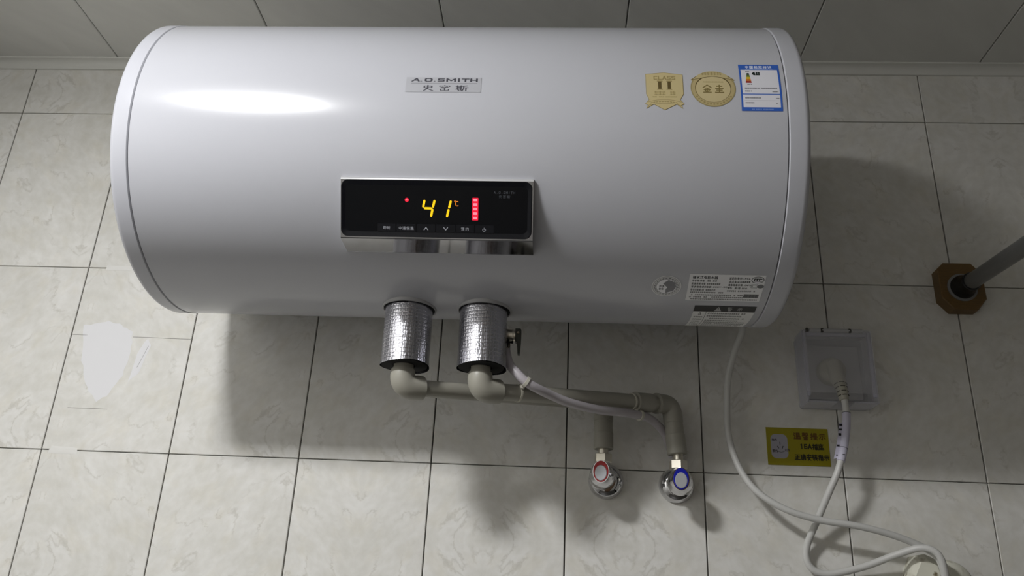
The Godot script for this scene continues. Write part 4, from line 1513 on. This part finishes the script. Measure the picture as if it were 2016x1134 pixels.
func power_cord() -> void:
	var o := thing("power_cord", "white power cord looping from the heater to the covered wall socket", "power cord", Vector3(0.3551, 1.6229, 0.048))
	var pts := cord_b.duplicate()
	for i in range(cord_a.size() - 2, -1, -1):
		pts.append(cord_a[i])
	var st := begin()
	tube(st, spline(pts, 9), [0.0047], 16)
	part("cord", st, M["cord"], o)
	# printed paper wrapped round the cord below the plug
	st = begin()
	var sp := spline(cord_b.slice(1, 6), 10)
	var tg := PackedVector3Array()
	for i in range(9, 29):
		tg.append(sp[i])
	tube(st, tg, [0.0058], 18)
	var tag := part("cord_label", st, M["cordtag"], o, "lilac-white paper label wrapped round the cord")
	st = begin()
	for i in range(14, 27):
		var a := sp[i]
		var b := sp[i + 1]
		st.set_smooth_group(-1)
		for s in [1.0, -1.0]:
			var p := [a + Vector3(-0.0050, 0, 0.0004 * s), a + Vector3(-0.0105, -0.001, 0.0004 * s), b + Vector3(-0.0105, -0.001, 0.0004 * s), b + Vector3(-0.0050, 0, 0.0004 * s)]
			if s > 0:
				quad(st, p[0], p[1], p[2], p[3])
			else:
				quad(st, p[3], p[2], p[1], p[0])
	part("label_flap", st, M["cordtag"], tag)
	st = begin()
	for q in [[15, -0.0080, 0.0042, 0.0030], [17, -0.0078, 0.0044, 0.0024], [19, -0.0082, 0.0040, 0.0036], [23, -0.0078, 0.0040, 0.0026], [26, -0.0060, 0.0050, 0.0016], [26, 0.0005, 0.0034, 0.0014]]:
		var z := 0.0008 if q[1] < -0.002 else 0.0058
		cbox(st, sp[q[0]] + Vector3(q[1], -0.0006, z), Vector3(q[2], q[3], 0.0004), 0.0001)
	part("label_print", st, M["ink"], tag)
	for i in [9, 24]:
		st = begin()
		ring_at(st, sp[i], sp[i + 1] - sp[i], 0.0056, 0.0006, 0.0004)
		part("label_line", st, M["ink"], tag)
	# round angled plug with ribbed strain relief
	st = begin()
	var c := Vector3(0.4030, 1.8420, 0)
	lathe(st, [Vector2(0.0, 0.0136), Vector2(0.0195, 0.0136), Vector2(0.0205, 0.0150), Vector2(0.0205, 0.0250), Vector2(0.0195, 0.0285), Vector2(0.0165, 0.0310), Vector2(0.0100, 0.0322), Vector2(0.0, 0.0325)], 48, Transform3D(ZUP, c))
	var body := spline([c + Vector3(0.0015, 0.008, 0.0270), c + Vector3(0.0022, 0.000, 0.0300), c + Vector3(0.0036, -0.016, 0.0345), c + Vector3(0.0050, -0.026, 0.0390)], 6)
	var rr := []
	for i in body.size():
		rr.append(lerpf(0.0128, 0.0092, float(i) / (body.size() - 1)))
	tube(st, body, rr, 24)
	var pl := part("plug", st, M["plug"], o, "round cream angled plug")
	st = begin()
	var sr := spline([c + Vector3(0.0048, -0.025, 0.0385), c + Vector3(0.0052, -0.034, 0.0420), c + Vector3(0.0056, -0.044, 0.0440), c + Vector3(0.0062, -0.050, 0.0448)], 5)
	rr = []
	for i in sr.size():
		rr.append(lerpf(0.0090, 0.0066, float(i) / (sr.size() - 1)))
	tube(st, sr, rr, 24)
	part("strain_relief", st, M["plug"], pl)
	for i in 4:
		st = begin()
		var p := sr[1 + i * 3]
		var dd := (sr[2 + i * 3] - p).normalized()
		for g in 3:
			var fr := along(p, dd)
			for s in 5:
				var a := deg_to_rad(-62 + g * 62 - 18 + s * 9)
				var r: float = rr[1 + i * 3] + 0.00005
				var dirv := (Vector3(0, 0, 1) - dd * dd.z).normalized()
				var side := dd.cross(dirv)
				var v := dirv * cos(a) + side * sin(a)
				cbox(st, p + v * r, Vector3(0.0016, 0.0011, 0.0011), 0.0002)
		part("rib_slot", st, M["groove"], pl)

func sign_plate() -> void:
	var im := canvas(880, 540, Color(0.58, 0.54, 0.02))
	# white socket drawing
	poly_on(im, rr_img(56, 96, 240, 350, 72), Color(0.63, 0.62, 0.66))
	var k := Color(0.09, 0.08, 0.06)
	text(im, "地线", 74, 160, 34, 40, 5, Color(0.22, 0.21, 0.22), 36)
	text(im, "零线", 70, 318, 38, 46, 5, Color(0.22, 0.21, 0.22), 40)
	text(im, "火线", 246, 304, 34, 40, 5, Color(0.22, 0.21, 0.22), 36)
	seg_on(im, Vector2(186, 212), Vector2(187, 246), 9, k)
	seg_on(im, Vector2(150, 272), Vector2(164, 300), 10, k)
	seg_on(im, Vector2(228, 270), Vector2(212, 304), 10, k)
	for i in 8:
		var a := lerpf(148, 240, i / 8.0)
		var b := lerpf(148, 240, (i + 1) / 8.0)
		seg_on(im, Vector2(a, 344 + 12 * sin((a - 148) / 92 * PI)), Vector2(b, 344 + 12 * sin((b - 148) / 92 * PI)), 5, k)
	text(im, "温馨提示", 388, 62, 104, 106, 14, Color(0.36, 0.23, 0.02), 118)
	text(im, "16A", 466, 228, 48, 72, 15, k, 58)
	text(im, "插座", 640, 222, 80, 88, 13, k, 84)
	text(im, "正确安装指示", 380, 374, 78, 88, 13, k, 82)
	var o := thing("notice_sign", "small yellow notice with a white socket drawing below the covered socket", "sign", Vector3(0.3504, 1.7320, 0))
	var st := begin()
	prism(st, PackedVector2Array([Vector2(-0.0448, -0.0276), Vector2(0.0448, -0.0276), Vector2(0.0448, 0.0276), Vector2(-0.0448, 0.0276)]), 0.0, 0.0008, 0.0002, Transform3D(Basis(), Vector3(0.3504, 1.7320, 0.0002)))
	part("plate", st, printed(im, 0.45), o)

func rr_img(x: float, y: float, w: float, h: float, r: float) -> PackedVector2Array:
	var o := PackedVector2Array()
	for p in rrect(w, h, r, 8):
		o.append(p + Vector2(x + w / 2, y + h / 2))
	return o

# ======================================================================
# right side
# ======================================================================
func rod() -> void:
	var c := Vector3(0.6150, 1.9850, 0)
	var o := thing("shower_rod", "grey metal shower rod on a thick brown wooden wall block", "shower rod", c)
	var st := begin()
	var hw := 0.0335
	var hh := 0.0385
	var oc := PackedVector2Array([Vector2(hw, -hh + 0.018), Vector2(hw, hh - 0.017), Vector2(hw - 0.015, hh), Vector2(-hw + 0.010, hh), Vector2(-hw, hh - 0.010), Vector2(-hw, -hh + 0.018), Vector2(-hw + 0.016, -hh), Vector2(hw - 0.015, -hh)])
	prism(st, oc, 0.0, 0.0220, 0.0015, Transform3D(Basis(), c))
	part("wall_block", st, M["wood"], o, "brown wooden block with clipped corners")
	var a := Vector3(0.6140, 1.9820, 0.022)
	var d := Vector3(-0.046, -0.113, 1.0).normalized()
	st = begin()
	lathe(st, [Vector2(0.0, 0.0), Vector2(0.0225, 0.0), Vector2(0.0225, 0.0018), Vector2(0.0185, 0.0026), Vector2(0.0, 0.0026)], 40, Transform3D(ZUP, a))
	part("washer", st, M["washer"], o, "pale washer ring")
	st = begin()
	lathe(st, [Vector2(0.0190, 0.002), Vector2(0.0185, 0.006), Vector2(0.0160, 0.011), Vector2(0.0142, 0.020), Vector2(0.0142, 0.034), Vector2(0.0130, 0.0355), Vector2(0.0, 0.0355)], 40, along(a, d))
	part("end_cup", st, M["rodcup"], o)
	st = begin()
	tube(st, PackedVector3Array([a + d * 0.030, a + d * 0.6, a + d * 1.2, a + d * 1.8]), [0.0118], 36)
	part("rod", st, M["rodmetal"], o)

func wall_fitting() -> void:
	var c := Vector3(0.5230, 1.5480, 0)
	var o := thing("wall_fitting", "stained cream plastic wall fitting that the power cord drapes over, bottom right", "fitting", c)
	# round rear dome
	var st := begin()
	lathe(st, [Vector2(0.0320, 0.0), Vector2(0.0320, 0.006), Vector2(0.0300, 0.014), Vector2(0.0255, 0.021), Vector2(0.0180, 0.026), Vector2(0.0090, 0.0285), Vector2(0.0, 0.029)], 44, Transform3D(ZUP, Vector3(0.5350, 1.5490, 0)))
	part("dome", st, M["stained"], o)
	# angular block in front of it, turned to the left
	st = begin()
	var X := Transform3D(Basis(Vector3(0, 0, 1), -0.42), Vector3(0.4985, 1.5580, 0))
	var q := PackedVector2Array([Vector2(-0.021, -0.045), Vector2(0.020, -0.045), Vector2(0.021, 0.014), Vector2(0.010, 0.026), Vector2(-0.010, 0.026), Vector2(-0.021, 0.018)])
	prism(st, q, 0.0, 0.034, 0.010, X)
	part("block", st, M["stained"], o)
